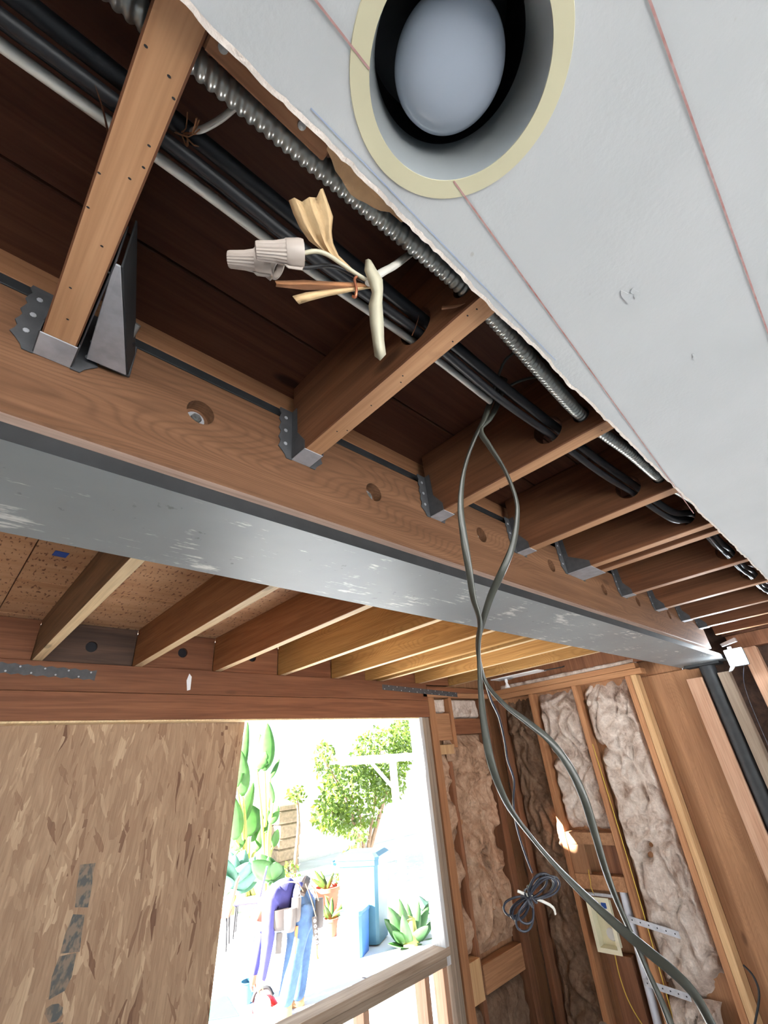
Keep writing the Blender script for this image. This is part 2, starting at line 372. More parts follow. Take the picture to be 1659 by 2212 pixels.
def cut(o, cyl):                       # cyl: list of (center, axis, radius, length) in camera-relative metres
    cs = []
    loc = ORG[o.name]
    base = o.matrix_world.copy() if False else None
    for c, ax, r, L in cyl:
        q = Vector(ax).to_track_quat('Z', 'Y'); bm = bmesh.new()
        bmesh.ops.create_cone(bm, cap_ends=True, segments=24, radius1=r, radius2=r, depth=L)
        me = bpy.data.meshes.new('cut'); bm.to_mesh(me); bm.free()
        k = bpy.data.objects.new('cut', me); COL.objects.link(k); k.rotation_mode = 'QUATERNION'; k.rotation_quaternion = q
        k.location = Vector(c)+Vector((0, 0, ZC)); cs.append(k)
        md = o.modifiers.new('b', 'BOOLEAN'); md.object = k; md.operation = 'DIFFERENCE'; md.solver = 'EXACT'
    bpy.context.view_layer.update(); dg = bpy.context.evaluated_depsgraph_get()
    me = bpy.data.meshes.new_from_object(o.evaluated_get(dg)); o.modifiers.clear(); o.data = me
    for k in cs: m = k.data; bpy.data.objects.remove(k); bpy.data.meshes.remove(m)
def copy_tree(o, name=None, parent=None):
    c = o.copy(); COL.objects.link(c); c.parent = parent; ORG[c.name] = ORG[o.name]
    for ch in o.children: copy_tree(ch, None, c)
    return c
ORD = ['first', 'second', 'third', 'fourth', 'fifth', 'sixth', 'seventh', 'eighth', 'ninth', 'tenth', 'eleventh']

H = 0.524          # underside of the joists
# ================================================================== STRUCTURE
def build_shell():
    g = MB().box(-25, 30, 2.56, 40, -2.25, -2.05).box(-25, 30, -30, 2.56, -2.25, -2.05)
    tag(MB().box(-25, 30, -30, 40, -2.25, -2.05).build('ground', 'concrete'), 'pale sunlit concrete yard outside the opening', kind='structure')
    tag(board('floor', 'floor', (-3.0, 3.75), (-3.2, 2.54), (-2.05, -1.9)), kind='structure')
    tag(board('roof', 'deck_old', (-3.2, 3.9), (-3.4, 2.56), (0.735, 0.79)), kind='structure')
    wb = struct('wall_back', (0, -3.2, -1.9))
    for x, z in (((-3.0, -1.6), (-1.9, 0.735)), ((2.0, 3.75), (-1.9, 0.735)), ((-1.6, 2.0), (0.12, 0.735))):
        board('wall_panel', 'wall_paint', x, (-3.2, -3.08), z, wb)
    wl = struct('wall_left', (-3.0, 0, -1.9))
    for y, z in (((-3.08, -2.5), (-1.9, 0.735)), ((-1.3, 2.54), (-1.9, 0.735)), ((-2.5, -1.3), (0.12, 0.735))):
        board('wall_panel', 'wall_paint', (-3.0, -2.88), y, z, wl)
    # unseen block added left of the opening, shaped to trim the low sun
    n = Vector((0.351, 0.936, 0)); b = -SUNH
    def pt(s, c, z): return b*(-s)+n*c+Vector((0, 0, z))
    w = struct('wall_sun_blocker', tuple(pt(9, 1, -2.05)))
    s0 = 5.2
    zh = lambda c: 0.13+(s0-0.0)*0.0
    mb = MB(); d = -b*5.0
    # height of the sun line through the window head at this distance
    base = (Vector((2.63, 2.44, 0)) - pt(0, 3.207, 0)).length
    def sunz(c, zw):      # top height at distance s0 that lets light pass the window above zw
        p = Vector((1.27+(c-2.73)/(3.207-2.73)*1.36, 2.44, 0)); along = (pt(s0, c, 0)-p).dot(SUNH)
        return zw+along*SUN_TAN
    mb.prism([pt(s0, -4, -2.05), pt(s0, 3.5, -2.05), pt(s0, 3.5, sunz(3.2, 0.04)), pt(s0, 3.12, sunz(3.12, 0.05)), pt(s0, 3.06, sunz(3.06, 0.25)), pt(s0, 2.7, sunz(2.7, 0.42)), pt(s0, -4, sunz(2.7, 0.42))], SUNH*4)
    mb.build('sun_blocker_slab', 'sun_blocker', w)
build_shell()

# ------------------------------------------------------------------ ceiling drywall
LC = Vector((0.184, 0.034, 0.511))
def build_ceiling():
    z0, z1 = 0.5108, 0.5236
    x0, x1 = -1.3, 3.56
    poly = []
    x = x0
    while x < x1:
        y = 0.148+0.004*noise.noise(Vector((x*9, 0, 3)))+0.0022*noise.noise(Vector((x*38, 2, 3)))+0.0012*noise.noise(Vector((x*120, 5, 3)))
        poly.append(Vector((x, y, z0))); x += 0.005
    poly += [Vector((x1, 0.150, z0)), Vector((x1, -3.06, z0)), Vector((x0-1.5, -3.06, z0)), Vector((x0-1.5, 0.15, z0))]
    mb = MB(); mb.prism(poly, (0, 0, z1-z0))
    c = mb.build('ceiling', 'drywall', origin=(0, 0, z0)); tag(c, 'grey-white drywall ceiling with red chalk lines and torn edge', kind='structure')
    cut(c, [(LC, (0, 0, 1), 0.0935, 0.2)])
    # torn paper lip along the cut edge
    rs = []
    for i in range(0, len(poly)-4, 1):
        p = poly[i]; a = noise.noise(Vector((p.x*60, 7, 1))); b = noise.noise(Vector((p.x*22, 3, 5)))
        w = 0.0008+0.0030*max(0, b)+0.0012*a
        rs.append((p, max(0.0008, w)))
    mb = MB(); vs = []
    for p, w in rs:
        vs += [(p.x, p.y-0.004, z0-0.0006), (p.x, p.y+w*0.5, z0-0.0008-0.3*w), (p.x, p.y+w, z0+0.003), (p.x, p.y-0.003, z1)]
    fs = []
    for i in range(len(rs)-1):
        for j in range(3): fs.append((i*4+j, i*4+j+1, i*4+4+j+1, i*4+4+j))
    mb.add(vs, fs).build('torn_edge', 'paper_torn', c)
    # torn brown paper panel by the light
    a = at(700, 332, z=0.522); b = at(862, 486, z=0.522)
    ps = []
    for i in range(13):
        t = i/12; ps.append(Vector((a.x+(b.x-a.x)*t, 0.155+0.014*math.sin(PI*min(1, t*1.15))+0.004*noise.noise(Vector((t*9, 1, 1))), 0.5225)))
    ps += [Vector((b.x+0.01, 0.140, 0.5225)), Vector((a.x-0.005, 0.140, 0.5225))]
    MB().prism(ps, (0, 0, 0.0012)).build('torn_paper', 'paper_brown', c)
    def line(p, q, w, m, nm):
        p = Vector(p); q = Vector(q); t = (q-p).normalized(); s = t.cross(Vector((0, 0, 1)))*w/2
        MB().prism([p-s, q-s, q+s, p+s], (0, 0, 0.00012)).build(nm, m, c)
    zc = 0.5098
    line((-0.9, 0.052, zc), (0.098, 0.0815, zc), 0.0017, 'chalk', 'chalk_line')
    line((0.098, 0.0815, zc-0.0004), (0.122, 0.0822, zc-0.0004), 0.0017, 'chalk', 'chalk_line')
    line((0.242, 0.0880, zc-0.0004), (0.262, 0.0893, zc-0.0004), 0.0017, 'chalk', 'chalk_line')
    line((0.262, 0.0893, zc), (1.35, 0.160, zc), 0.0017, 'chalk', 'chalk_line')
    line((-0.9, -0.096, zc), (3.4, -0.100, zc), 0.0019, 'chalk', 'chalk_line')
    line((0.10, 0.136, zc+0.0003), (0.55, 0.138, zc+0.0003), 0.0012, 'pencil', 'pencil_line')
    rnd = random.Random(3)
    for px, py, s in ((1355, 640, 0.016), (1372, 632, 0.010), (1500, 770, 0.008)):
        if not s: continue
        p = at(px, py, z=z0-0.0004); n = 9; ring = []
        for i in range(n):
            a = 2*PI*i/n; r = s*(0.35+0.8*rnd.random()); ring.append(p+Vector((r*math.cos(a)*1.3, r*math.sin(a)*0.45, 0)))
        MB().prism(ring, (0, 0, -0.0005)).build('plaster_scuff', 'drywall', c)
build_ceiling()

# ------------------------------------------------------------------ decks overhead
def build_decks():
    d = struct('ceiling_deck', (0, 0, 0.708), 'dark reddish plank subfloor above the old joists')
    y = -0.35; i = 0
    while y < 0.74:
        w = 0.1395
        board('plank', 'deck_old', (-1.2, 3.58), (y, min(y+w-0.003, 0.748)), (0.708+0.0015*(i % 2), 0.729), d); y += w; i += 1
    d = struct('ceiling_sheathing', (0, 1.7, 0.708), 'tan plywood sheathing above the far joists')
    for x in ((-1.2, 0.113), (0.116, 1.332), (1.335, 2.548), (2.551, 3.7)):
        for y in ((0.752, 1.36), (1.363, 1.995), (1.998, 2.43), (2.433, 2.56)):
            board('plywood_panel', 'ply_deck', x, y, (0.7085, 0.727), d, bevel=0.001)
build_decks()

# ------------------------------------------------------------------ far wall with the window opening
YF = 2.44
def batt(name, m, parent, p00, du, dv, nu, nv, nrm, amp, seed, ragged=0.0, holes=()):
    """lumpy fibreglass blanket: origin corner, edge vectors, bulging along nrm"""
    p00 = Vector(p00); du = Vector(du); dv = Vector(dv); nrm = Vector(nrm); vs = []; fs = []
    lu, lv = du.length, dv.length
    for j in range(nv+1):
        for i in range(nu+1):
            u, v = i/nu, j/nv
            q = Vector((u*lu, v*lv, seed*3.7))
            e = min(1, min(u, 1-u)*9+0.25)*min(1, min(v, 1-v)*14)
            w = Vector((noise.noise(q*5), noise.noise(q*5+Vector((9, 4, 2))), 0))*0.09
            q2 = q+w
            a = abs(noise.noise(Vector((q2.x*9, q2.y*5, seed)))); b = noise.noise(q2*4.0); c = noise.noise(q2*22)
            hgt = 0.30+0.32*b-1.15*max(0, 0.16-a)*5*0.35+0.34*noise.noise(Vector((q2.x*19, q2.y*13, seed+5)))+0.17*c+0.10*noise.noise(q2*47)
            for (hu, hv, hr, hd) in holes:
                dd = math.hypot((u-hu)*lu, (v-hv)*lv)/hr
                if dd < 1.4: hgt -= hd*max(0, 1.4-dd)
            off = amp*(hgt*(0.35+0.65*e))-amp*0.7*(1-e)
            p = p00+du*u+dv*v+nrm*off
            if ragged: p += du*(ragged*noise.noise(q*8+Vector((3, 3, 3)))*(1 if u > 0.5 else -1)*abs(u-0.5)*2/lu)
            vs.append(p)
    for j in range(nv):
        for i in range(nu): a = j*(nu+1)+i; fs.append((a, a+1, a+nu+2, a+nu+1))
    return MB().add(vs, fs).build(name, m, parent, smooth=3.0)
def build_far_wall():
    w = struct('wall_far', (1.2, YF, -1.9), 'far framed wall with exposed studs and torn insulation')
    # blocking between joists above the header
    xs = [-0.088+0.4064*k for k in range(0, 9)]
    for k in range(8):
        x0, x1 = xs[k]+0.001, xs[k]+0.4064-0.039
        if x0 > 3.4: continue
        o = board('blocking', 'block_grey' if k == 1 else 'header', (x0, x1), (2.478, 2.516), (H, 0.706), w)
        hole = {0: None, 1: at(198, 1397, y=2.478), 2: at(395, 1410, y=2.478), 3: at(545, 1420, y=2.478), 4: None}.get(k)
        if hole:
            cut(o, [(hole, (0, 1, 0), 0.025, 0.2)]); MB().lathe([(0, 0), (0.0249, 0), (0.0249, 0.002), (0, 0.002)], hole+Vector((0, 0.016, 0)), (0, 1, 0), 24).build('hole_shade', 'black_can', o)  # black disc painted in for the shade inside the hole
    board('sheathing', 'ply_wall', (2.69, 3.7), (2.535, 2.55), (-1.9, 0.70), w)
    board('sheathing', 'osb', (-2.9, -0.9), (2.535, 2.55), (-1.9, 0.70), w)
    board('sheathing', 'osb', (-0.9, 2.69), (2.535, 2.55), (0.30, 0.70), w)
    # framing right of the opening
    board('top_plate', 'board_x', (2.75, 3.6), (YF, 2.53), (0.427, 0.465), w)
    board('top_plate', 'header', (2.8, 3.6), (YF, 2.53), (0.467, 0.505), w)
    board('stud', 'stud_grey', (2.712, 2.748), (YF+0.004, 2.53), (-1.9, 0.284), w)
    board('stud', 'stud_grey', (2.752, 2.790), (YF+0.008, 2.53), (-1.9, 0.284), w)
    board('stud', 'stud', (2.80, 2.872), (YF, 2.53), (-1.9, 0.425), w)
    board('stud', 'stud', (3.045, 3.083), (YF, 2.53), (0.06, 0.425), w)
    board('stud', 'stud_red', (3.475, 3.552), (YF, 2.53), (-1.9, 0.425), w)
    board('stud', 'stud_red', (2.985, 3.023), (YF+0.03, 2.53), (-1.9, -0.02), w)
    board('block', 'board_x', (2.874, 3.043), (YF+0.012, 2.53), (0.124, 0.312), w)
    board('block', 'stud_pale', (2.876, 3.08), (YF+0.006, 2.5), (0.03, 0.094), w)
    board('block', 'header', (3.085, 3.473), (YF+0.008, 2.53), (0.16, 0.272), w)
    board('block', 'stud_pale', (2.874, 2.984), (YF+0.004, 2.53), (-1.29, -1.10), w)
    board('block', 'board_x', (3.025, 3.473), (YF+0.02, 2.53), (-1.285, -1.15), w)
    board('block', 'board_x', (3.025, 3.473), (YF+0.03, 2.53), (-0.93, -0.97+0.08), w)
    nb = (0, -1, 0)
    batt('insulation_batt', 'insul', w, (2.874, 2.49, 0.318), (0.17, 0, 0), (0, 0, 0.105), 20, 14, nb, 0.05, 1)
    batt('insulation_batt', 'insul', w, (3.085, 2.48, 0.275), (0.388, 0, 0), (0, 0, 0.148), 40, 18, nb, 0.06, 2)
    batt('insulation_batt', 'insul_tan', w, (2.874, 2.485, -1.09), (0.125, 0, 0), (0, 0, 1.12), 18, 150, nb, 0.05, 3, 0.0, ((0.8, 0.78, 0.06, 0.8), (0.9, 0.5, 0.1, 0.9), (0.7, 0.25, 0.09, 1.0)))
    batt('insulation_batt', 'insul_tan', w, (3.0, 2.465, -1.12), (0.473, 0, 0), (0, 0, 1.275), 60, 170, nb, 0.085, 4, 0.0, ((0.12, 0.8, 0.07, 1.0), (0.2, 0.55, 0.08, 0.9), (0.95, 0.45, 0.06, 1.4), (0.45, 0.1, 0.06, 1.0)))
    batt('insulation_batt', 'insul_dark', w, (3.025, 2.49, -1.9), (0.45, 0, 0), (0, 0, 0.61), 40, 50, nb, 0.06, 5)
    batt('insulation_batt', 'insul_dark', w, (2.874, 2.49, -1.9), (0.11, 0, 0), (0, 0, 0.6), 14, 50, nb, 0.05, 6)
    # window opening
    win = struct('window_1', (1.97, YF, -0.98), 'rough window opening with weathered sill and short studs below')
    board('jamb', 'white_wood', (2.675, 2.71), (YF, 2.545), (-1.06, 0.284), win)
    board('sill', 'sill', (-0.7, 2.71), (YF-0.004, 2.545), (-1.018, -0.98), win)
    board('sill', 'sill', (-0.7, 2.71), (YF+0.002, 2.53), (-1.058, -1.0195), win)
    for x in (1.62, 2.02, 2.475, 2.632): board('cripple_stud', 'stud_pink', (x, x+0.038), (YF+0.004, 2.53), (-1.9, -1.059), win)
build_far_wall()

# ------------------------------------------------------------------ right wall
XR = 3.6
def build_right_wall():
    w = struct('wall_right', (XR, 1.5, -1.9), 'right framed wall with open stud bays full of insulation')
    board('sheathing', 'ply_wall', (3.70, 3.715), (0.905, 2.545), (-1.9, 0.72), w)
    board('sheathing', 'block_grey', (3.70, 3.715), (-3.08, 0.90), (-1.9, 0.72), w)
    board('top_plate', 'plate_y', (XR, 3.69), (1.13, 2.435), (0.402, 0.440), w)
    board('top_plate', 'plate_y', (XR+0.004, 3.69), (1.16, 2.435), (0.442, 0.480), w)
    board('rim_board', 'stud_red', (XR+0.02, 3.70), (1.0, 2.435), (0.484, 0.70), w)
    studs = [('stud', (1.216, 1.254)), ('stud_pale', (1.176, 1.2145)), ('stud', (1.627, 1.665)), ('stud', (2.009, 2.047)), ('stud_red', (2.345, 2.385))]
    for m, y in studs: board('stud', m, (XR, 3.69), y, (-1.9, 0.401), w)
    board('stud', 'stud_pink', (XR, 3.638), (0.79, 0.88), (-1.9, 0.315), w)
    board('shear_panel', 'ply_wall', (3.683, 3.698), (0.80, 1.174), (-1.9, 0.385), w)
    board('stud', 'stud_grey', (XR, 3.69), (0.637, 0.697), (-1.9, 0.322), w)
    board('stud', 'stud_pink', (XR, 3.69), (0.448, 0.525), (-1.9, 0.436), w)
    board('stud', 'stud_red', (XR, 3.69), (0.05, 0.09), (-1.9, 0.436), w)
    board('rim_board', 'stud_red', (XR+0.004, 3.69), (-3.0, 0.575), (0.437, 0.521), w)
    board('rim_board', 'deck_old', (XR, 3.69), (-3.0, 0.59), (0.5225, 0.70), w)
    nb = (-1, 0, 0)
    def b(m, y0, y1, z0, z1, x, amp, seed, **k):
        return batt('insulation_batt', m, w, (x, y1, z0), (0, y0-y1, 0), (0, 0, z1-z0), max(12, int((y1-y0)/0.0085)), int((z1-z0)/0.0085), nb, amp, seed, **k)
    b('insul', 1.258, 1.624, -1.33, 0.398, 3.655, 0.085, 11, holes=((0.42, 0.42, 0.03, 0.9), (0.35, 0.39, 0.03, 0.9), (0.02, 0.75, 0.05, 0.8), (0.95, 0.03, 0.12, 1.2)))
    b('insul', 1.668, 2.006, -0.52, 0.398, 3.66, 0.075, 12, holes=((0.05, 0.5, 0.04, 0.8), (0.9, 0.25, 0.05, 0.8)))
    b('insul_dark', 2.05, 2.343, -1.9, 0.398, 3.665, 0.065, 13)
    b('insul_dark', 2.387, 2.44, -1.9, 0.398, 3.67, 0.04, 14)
    b('insul', 1.34, 1.62, -1.70, -1.30, 3.60, 0.12, 15, ragged=0.06)
    # strip of loose fibre on top of the plate
    batt('insulation_batt', 'insul', w, (3.612, 1.15, 0.478), (0, 1.2, 0), (0, 0, 0.035), 120, 5, nb, 0.03, 16)
    # opened box frame between two studs
    board('block', 'board_x', (XR+0.004, 3.69), (1.668, 2.006), (-0.60, -0.53), w)
    board('block', 'board_x', (XR+0.004, 3.69), (1.668, 2.006), (-0.845, -0.765), w)
    o = MB().box(XR+0.010, XR+0.024, 1.89, 2.006, -0.764, -0.601).build('plywood_patch', 'ply_wall', w)
    board('plywood_patch', 'stud_red', (3.66, 3.672), (1.668, 1.79), (-0.764, -0.601), w)
    board('stud', 'stud_red', (XR+0.03, 3.69), (1.775, 1.93), (-1.9, -1.17), w)
build_right_wall()

# ================================================================== BIG OBJECTS
# steel beam
t = thing('steel_beam', (1.0, 0.755, 0.391), 'long grey primed steel I-beam crossing the ceiling, scuffed underside', 'beam')
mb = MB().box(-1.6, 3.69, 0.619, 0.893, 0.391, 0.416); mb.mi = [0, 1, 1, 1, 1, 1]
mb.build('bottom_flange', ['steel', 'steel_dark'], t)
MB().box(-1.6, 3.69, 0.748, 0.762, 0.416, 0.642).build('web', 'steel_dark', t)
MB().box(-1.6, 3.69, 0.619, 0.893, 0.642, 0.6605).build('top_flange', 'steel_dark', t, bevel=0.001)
# timber bolted to its side
mb = MB().box(-1.6, 3.215, 0.597, 0.747, 0.4165, 0.6195); mb.mi = [1, 0, 0, 0, 0, 0]
pk = mb.build('timber_packer', ['packer', 'packer_sawn_lit'], bevel=0.003)
tag(pk, 'thick fir timber bolted along the near side of the steel beam', 'timber')
holes = [(0.200, 0.543, 0.0235), (0.592, 0.527, 0.0225), (1.0, 0.535, 0.0225), (1.395, 0.530, 0.0225), (1.81, 0.52, 0.022), (2.175, 0.53, 0.022), (2.6, 0.53, 0.022)]
cut(pk, [(Vector((x, 0.597, z)), (0, 1, 0), r, 0.05) for x, z, r in holes])
for x, z, r in holes:
    MB().lathe([(0.0, -0.001), (0.016, -0.001), (0.016, 0.002), (0.0, 0.002)], (x, 0.6215, z), (0, -1, 0), 20).build('washer', 'galv', pk)
    MB().lathe([(0.0, 0.012), (0.004, 0.012), (0.004, 0.009), (0.0085, 0.009), (0.0095, 0.007), (0.0095, 0.002), (0.0, 0.002)], (x, 0.6215, z), (0, -1, 0), 6).build('bolt_nut', 'zinc', pk)
tag(board('nailer_strip', 'nailer', (-1.6, 3.4), (0.6195, 0.745), (0.661, 0.7075)), 'brown nailer strip above the dark steel flange edge', 'nailer')

# near joists
GRP = 'old joists hung on the timber beside the steel beam'
near = [(-0.0256, 0.0136), (0.380, 0.4185), (0.781, 0.8195), (1.178, 1.2165), (1.505, 1.543), (1.585, 1.623), (1.990, 2.028), (2.393, 2.431), (2.795, 2.833), (3.120, 3.158), (3.46, 3.498)]
nlab = ['broad old joist at upper left, beside the triangular steel bracket',
        'old joist just right of the dangling wire connectors, pierced by black cables',
        'old joist behind the two hanging grey cables, pierced by conduit',
        'fourth old joist from the left with a splintered lower corner',
        'left half of the doubled joist in the wide steel hanger',
        'right half of the doubled joist in the wide steel hanger',
        'single old joist next right of the doubled pair', 'second old joist right of the doubled pair',
        'third old joist right of the doubled pair', 'last joist before the bright white lamp', 'short dark joist end against the right wall']
JN = []
for (x0, x1), lb in zip(near, nlab):
    mb = MB().box(x0, x1, -1.4, 0.5955, H, 0.7075); mb.mi = [1, 0, 0, 0, 0, 0]
    o = mb.build('floor_joist', ['joist_old', 'joist_face'], bevel=0.002)
    tag(o, lb, 'joist', GRP); JN.append(o)
cy = [0.258, 0.252, 0.250, 0.236, 0.195, 0.18, 0.19, 0.19, 0.19, 0.19, 0.19]
for i, o in enumerate(JN):
    x = sum(near[i])/2
    hs = [(Vector((x, cy[i]+0.01, 0.574)), (1, 0, 0), 0.031, 0.2)]
    if i < 4: hs.append((Vector((x, (0.192, 0.172, 0.190, 0.172)[i], 0.5655)), (1, 0, 0), 0.0165, 0.2))
    cut(o, hs)
def nailhole(o, pts):
    for px, py in pts:
        p = at(px, py, z=H-0.0002); MB().lathe([(0.0, 0.0), (0.0011, 0.0), (0.0011, 0.0012), (0.0, 0.0012)], p, (0, 0, 1), 8, sx=1.5).build('nail_hole', 'rubber', o)
nailhole(JN[0], [(315, 100), (365, 165), (375, 213), (214, 374), (280, 386), (190, 448), (220, 532), (152, 622), (236, 590), (146, 690), (322, 315), (310, 362)])
nailhole(JN[1], [(1030, 668), (1010, 682), (978, 738), (866, 826), (802, 876), (750, 930), (728, 932), (870, 812)])
nailhole(JN[2], [(1235, 975), (1080, 1055), (1300, 930)])
# splinters and nail remains on the near joists
def splinter(o, pts, r, m='joist_old'): MB().tube(pts, r, r*0.4, 6, 3, rad=[1, 0.7, 0.1]).build('splinter', m, o)
splinter(JN[0], [at(232, 280, z=0.56), at(222, 235, z=0.55), at(205, 183, z=0.54)], 0.0022)
splinter(JN[1], [at(890, 725, z=0.545), at(900, 700, z=0.548), at(905, 680, z=0.55)], 0.0015)
splinter(JN[1], [at(955, 665, z=0.535), at(985, 662, z=0.53), at(1005, 655, z=0.53)], 0.004)
# backing strip beside the drywall edge
bb = board('backing_strip', 'nailer', (0.0145, 0.136), (0.124, 0.167), (0.5245, 0.545))
tag(bb, 'short orange wood strip screwed behind the drywall edge', 'wood strip')
for px, py in ((482, 104), (652, 271)):
    p = at(px, py, z=0.5235); MB().lathe([(0.0, -0.0016), (0.0038, -0.001), (0.0042, 0.001), (0.0, 0.001)], p, (0, 0, 1), 12).build('screw_head', 'zinc', bb)

# far joists
for k in range(-1, 8):
    xr = 0.318+0.4064*k; m = 'joist_grey' if k == 0 else ('joist_far' if k < 3 else 'joist_yellow')
    mb = MB().box(xr-0.038, xr, 0.765, 2.476, H, 0.7075); mb.mi = [1, 0, 0, 0, 0, 0]; o = mb.build('roof_joist', [m, 'far_lit_face'], bevel=0.0015)
    lb = {-1: 'far joist at the left photo edge, only a sliver visible', 0: 'weathered grey-brown far joist nearest the blue tape', 7: 'far joist closest to the right wall plate, beside the white plate'}.get(k, '%s orange joist beyond the steel beam, counted from the grey one' % ORD[k-1] if k < 3 else '%s yellow joist beyond the steel beam, counting rightwards' % ORD[k-3])
    tag(o, lb, 'joist', 'joists beyond the steel beam')
o = board('roof_joist', 'joist_yellow', (2.20, 2.238), (0.765, 2.476), (H, 0.66)); tag(o, 'shallower doubled yellow joist between the yellow far joists', 'joist', 'joists beyond the steel beam')

# header
t = thing('window_header', (1.0, 2.49, 0.285), 'reddish double timber header over the bright opening', 'header')
board('header_board', 'header', (-1.0, 2.798), (YF, 2.517), (0.402, 0.5225), t)
board('header_board', 'header', (-1.0, 2.798), (YF+0.001, 2.517), (0.285, 0.4005), t)
board('header_lit_strip', 'far_lit_face', (-1.0, 2.672), (YF-0.004, 2.517), (0.276, 0.2842), t)  # pale strip added for the daylit underside of the header
pd = [at(404, 1492, y=YF-0.0004), at(411, 1490, y=YF-0.0004), at(414, 1462, y=YF-0.0004), at(409, 1455, y=YF-0.0004), at(403, 1470, y=YF-0.0004)]
MB().prism(pd, (0, -0.0008, 0)).build('plaster_smear', 'white_plastic', t)
def strap(name, p, q, wd, label, scal=True):
    p = Vector(p); q = Vector(q); L = (q-p).length; t = (q-p)/L; up = Vector((0, 0, 1)); up = (up-t*up.dot(t)).normalized(); n = int(L/0.042)
    top = []; bot = []
    for i in range(n*4+1):
        s = L*i/(n*4); a = 0.003*math.cos(i*PI/2) if scal else 0
        top.append(p+t*s+up*(wd/2+a)); bot.append(p+t*s-up*(wd/2+a))
    o = MB().prism(top+bot[::-1], (0, 0.0014, 0)).build(name, 'galv_dull'); tag(o, label, 'metal strap')
    for i in range(n): 
        c = p+t*(L*(i+0.5)/n)+up*(0.011*(1 if i % 2 else -1))
        MB().lathe([(0.0, 0.0012), (0.0035, 0.001), (0.004, 0.0), (0, 0)], c, (0, -1, 0), 10).build('nail_head', 'galv', o)
    return o
strap('nail_strap', at(-60, 1437, y=2.4385), at(207, 1459, y=2.4385), 0.040, 'scalloped galvanised strap nailed on the header at far left')
strap('nail_strap', at(826, 1484, y=2.4385), at(988, 1501, y=2.4385), 0.036, 'flat grey galvanised strap across header end near the wall corner', False)

# OSB sheet (leans a little)
osb = MB().box(-1.12, 1.12, -0.006, 0.006, -2.1, 0.0).build('osb_sheet', 'osb', origin=(0, 0, 0))
osb.location = Vector((0.212, 2.526, 0.40+ZC)); ORG[osb.name] = Vector((0.212, 2.526, 0.40))
osb.rotation_euler = (0, math.radians(4.2), 0)
tag(osb, 'large OSB sheet covering the left part of the opening', 'board')
def osb_child(mb, name, m):
    o = mb.build(name, m, origin=(0, 0, 0)); o.parent = osb; o.location = (0, 0, 0); return o
iv = Matrix.Rotation(math.radians(4.2), 4, 'Y').inverted()
def osbp(px, py): return iv @ (at(px, py, y=2.520)-Vector((0.212, 2.526, 0.40)))
def stamp(pts, name='ink_stamp'):
    ps = [osbp(*p) for p in pts]; 
    for p in ps: p.y = -0.0065
    return osb_child(MB().prism(ps, (0, 0.0004, 0)), name, 'stamp')
stamp([(173, 1868), (207, 1864), (200, 1890), (199, 1912), (190, 1960), (162, 1960), (166, 1915)])
stamp([(158, 1975), (183, 1976), (176, 2020), (172, 2056), (130, 2060), (140, 2020)])
stamp([(128, 2066), (165, 2058), (155, 2110), (140, 2140), (105, 2160), (112, 2110)])
stamp([(96, 2190), (100, 2178), (112, 2170), (126, 2168), (136, 2176), (134, 2192), (122, 2206), (106, 2210)], 'ink_emblem')
stamp([(108, 2214), (136, 2208), (130, 2240), (104, 2244)])

# ------------------------------------------------------------------ joist hangers
def hanger(x0, x1, depth, hgt, label, wide=False):
    t = thing('joist_hanger', ((x0+x1)/2, 0.59, H), label, 'joist hanger', 'steel hangers carrying the old joists')
    e = 0.0016; yb = 0.5962; yf = yb-depth
    MB().box(x0-e, x1+e, yf, yb, H-0.0025, H-0.0006).build('seat', 'galv', t, bevel=0.0005)
    for s, x in ((-1, x0-e), (1, x1+e)):
        poly = [Vector((x, yf, H-0.001)), Vector((x, yb, H-0.001)), Vector((x, yb, H+hgt)), Vector((x, yb-0.018, H+hgt)), Vector((x, yb-0.02, H+hgt*0.45)), Vector((x, yf, H+0.018))]
        MB().prism(poly, (s*0.0014, 0, 0)).build('side_plate', 'galv_dull', t)
        w = 0.034 if wide else 0.028
        zs = [H-0.004 + (hgt+0.004)*i/16 for i in range(17)]
        edge = []
        for i, z in enumerate(zs):
            k = i/16; ww = w*(min(1, 0.35+k*4))+0.0025*math.cos(i*PI/2*1.3)
            edge.append(Vector((x+s*ww, yb-0.0005, z)))
        poly = [Vector((x, yb-0.0005, H-0.004)), *edge, Vector((x, yb-0.0005, H+hgt))]
        MB().prism(poly, (0, -0.0016, 0)).build('face_flange', 'galv_dull', t)
        for i in range(3):
            c = Vector((x+s*w*0.55, yb-0.0021, H+hgt*(0.25+0.28*i)))
            MB().lathe([(0, 0.0014), (0.0036, 0.001), (0.004, 0), (0, 0)], c, (0, -1, 0), 8).build('nail_head', 'galv', t)
    return t
hl = ['joist hanger under the upper-left joist, next to the triangular bracket', 'joist hanger under the joist by the wire connectors', 'joist hanger behind the hanging grey cables', 'joist hanger left of the wide double hanger',
      None, None, 'joist hanger just right of the wide double hanger', 'second joist hanger right of the double hanger', 'third joist hanger right of the double hanger', 'small bright hanger near the white lamp']
for i in (0, 1, 2, 3, 6, 7, 8, 9): hanger(*near[i], 0.044, 0.115, hl[i])
hanger(near[4][0], near[5][1], 0.085, 0.125, 'wide steel hanger carrying the doubled joist', True)
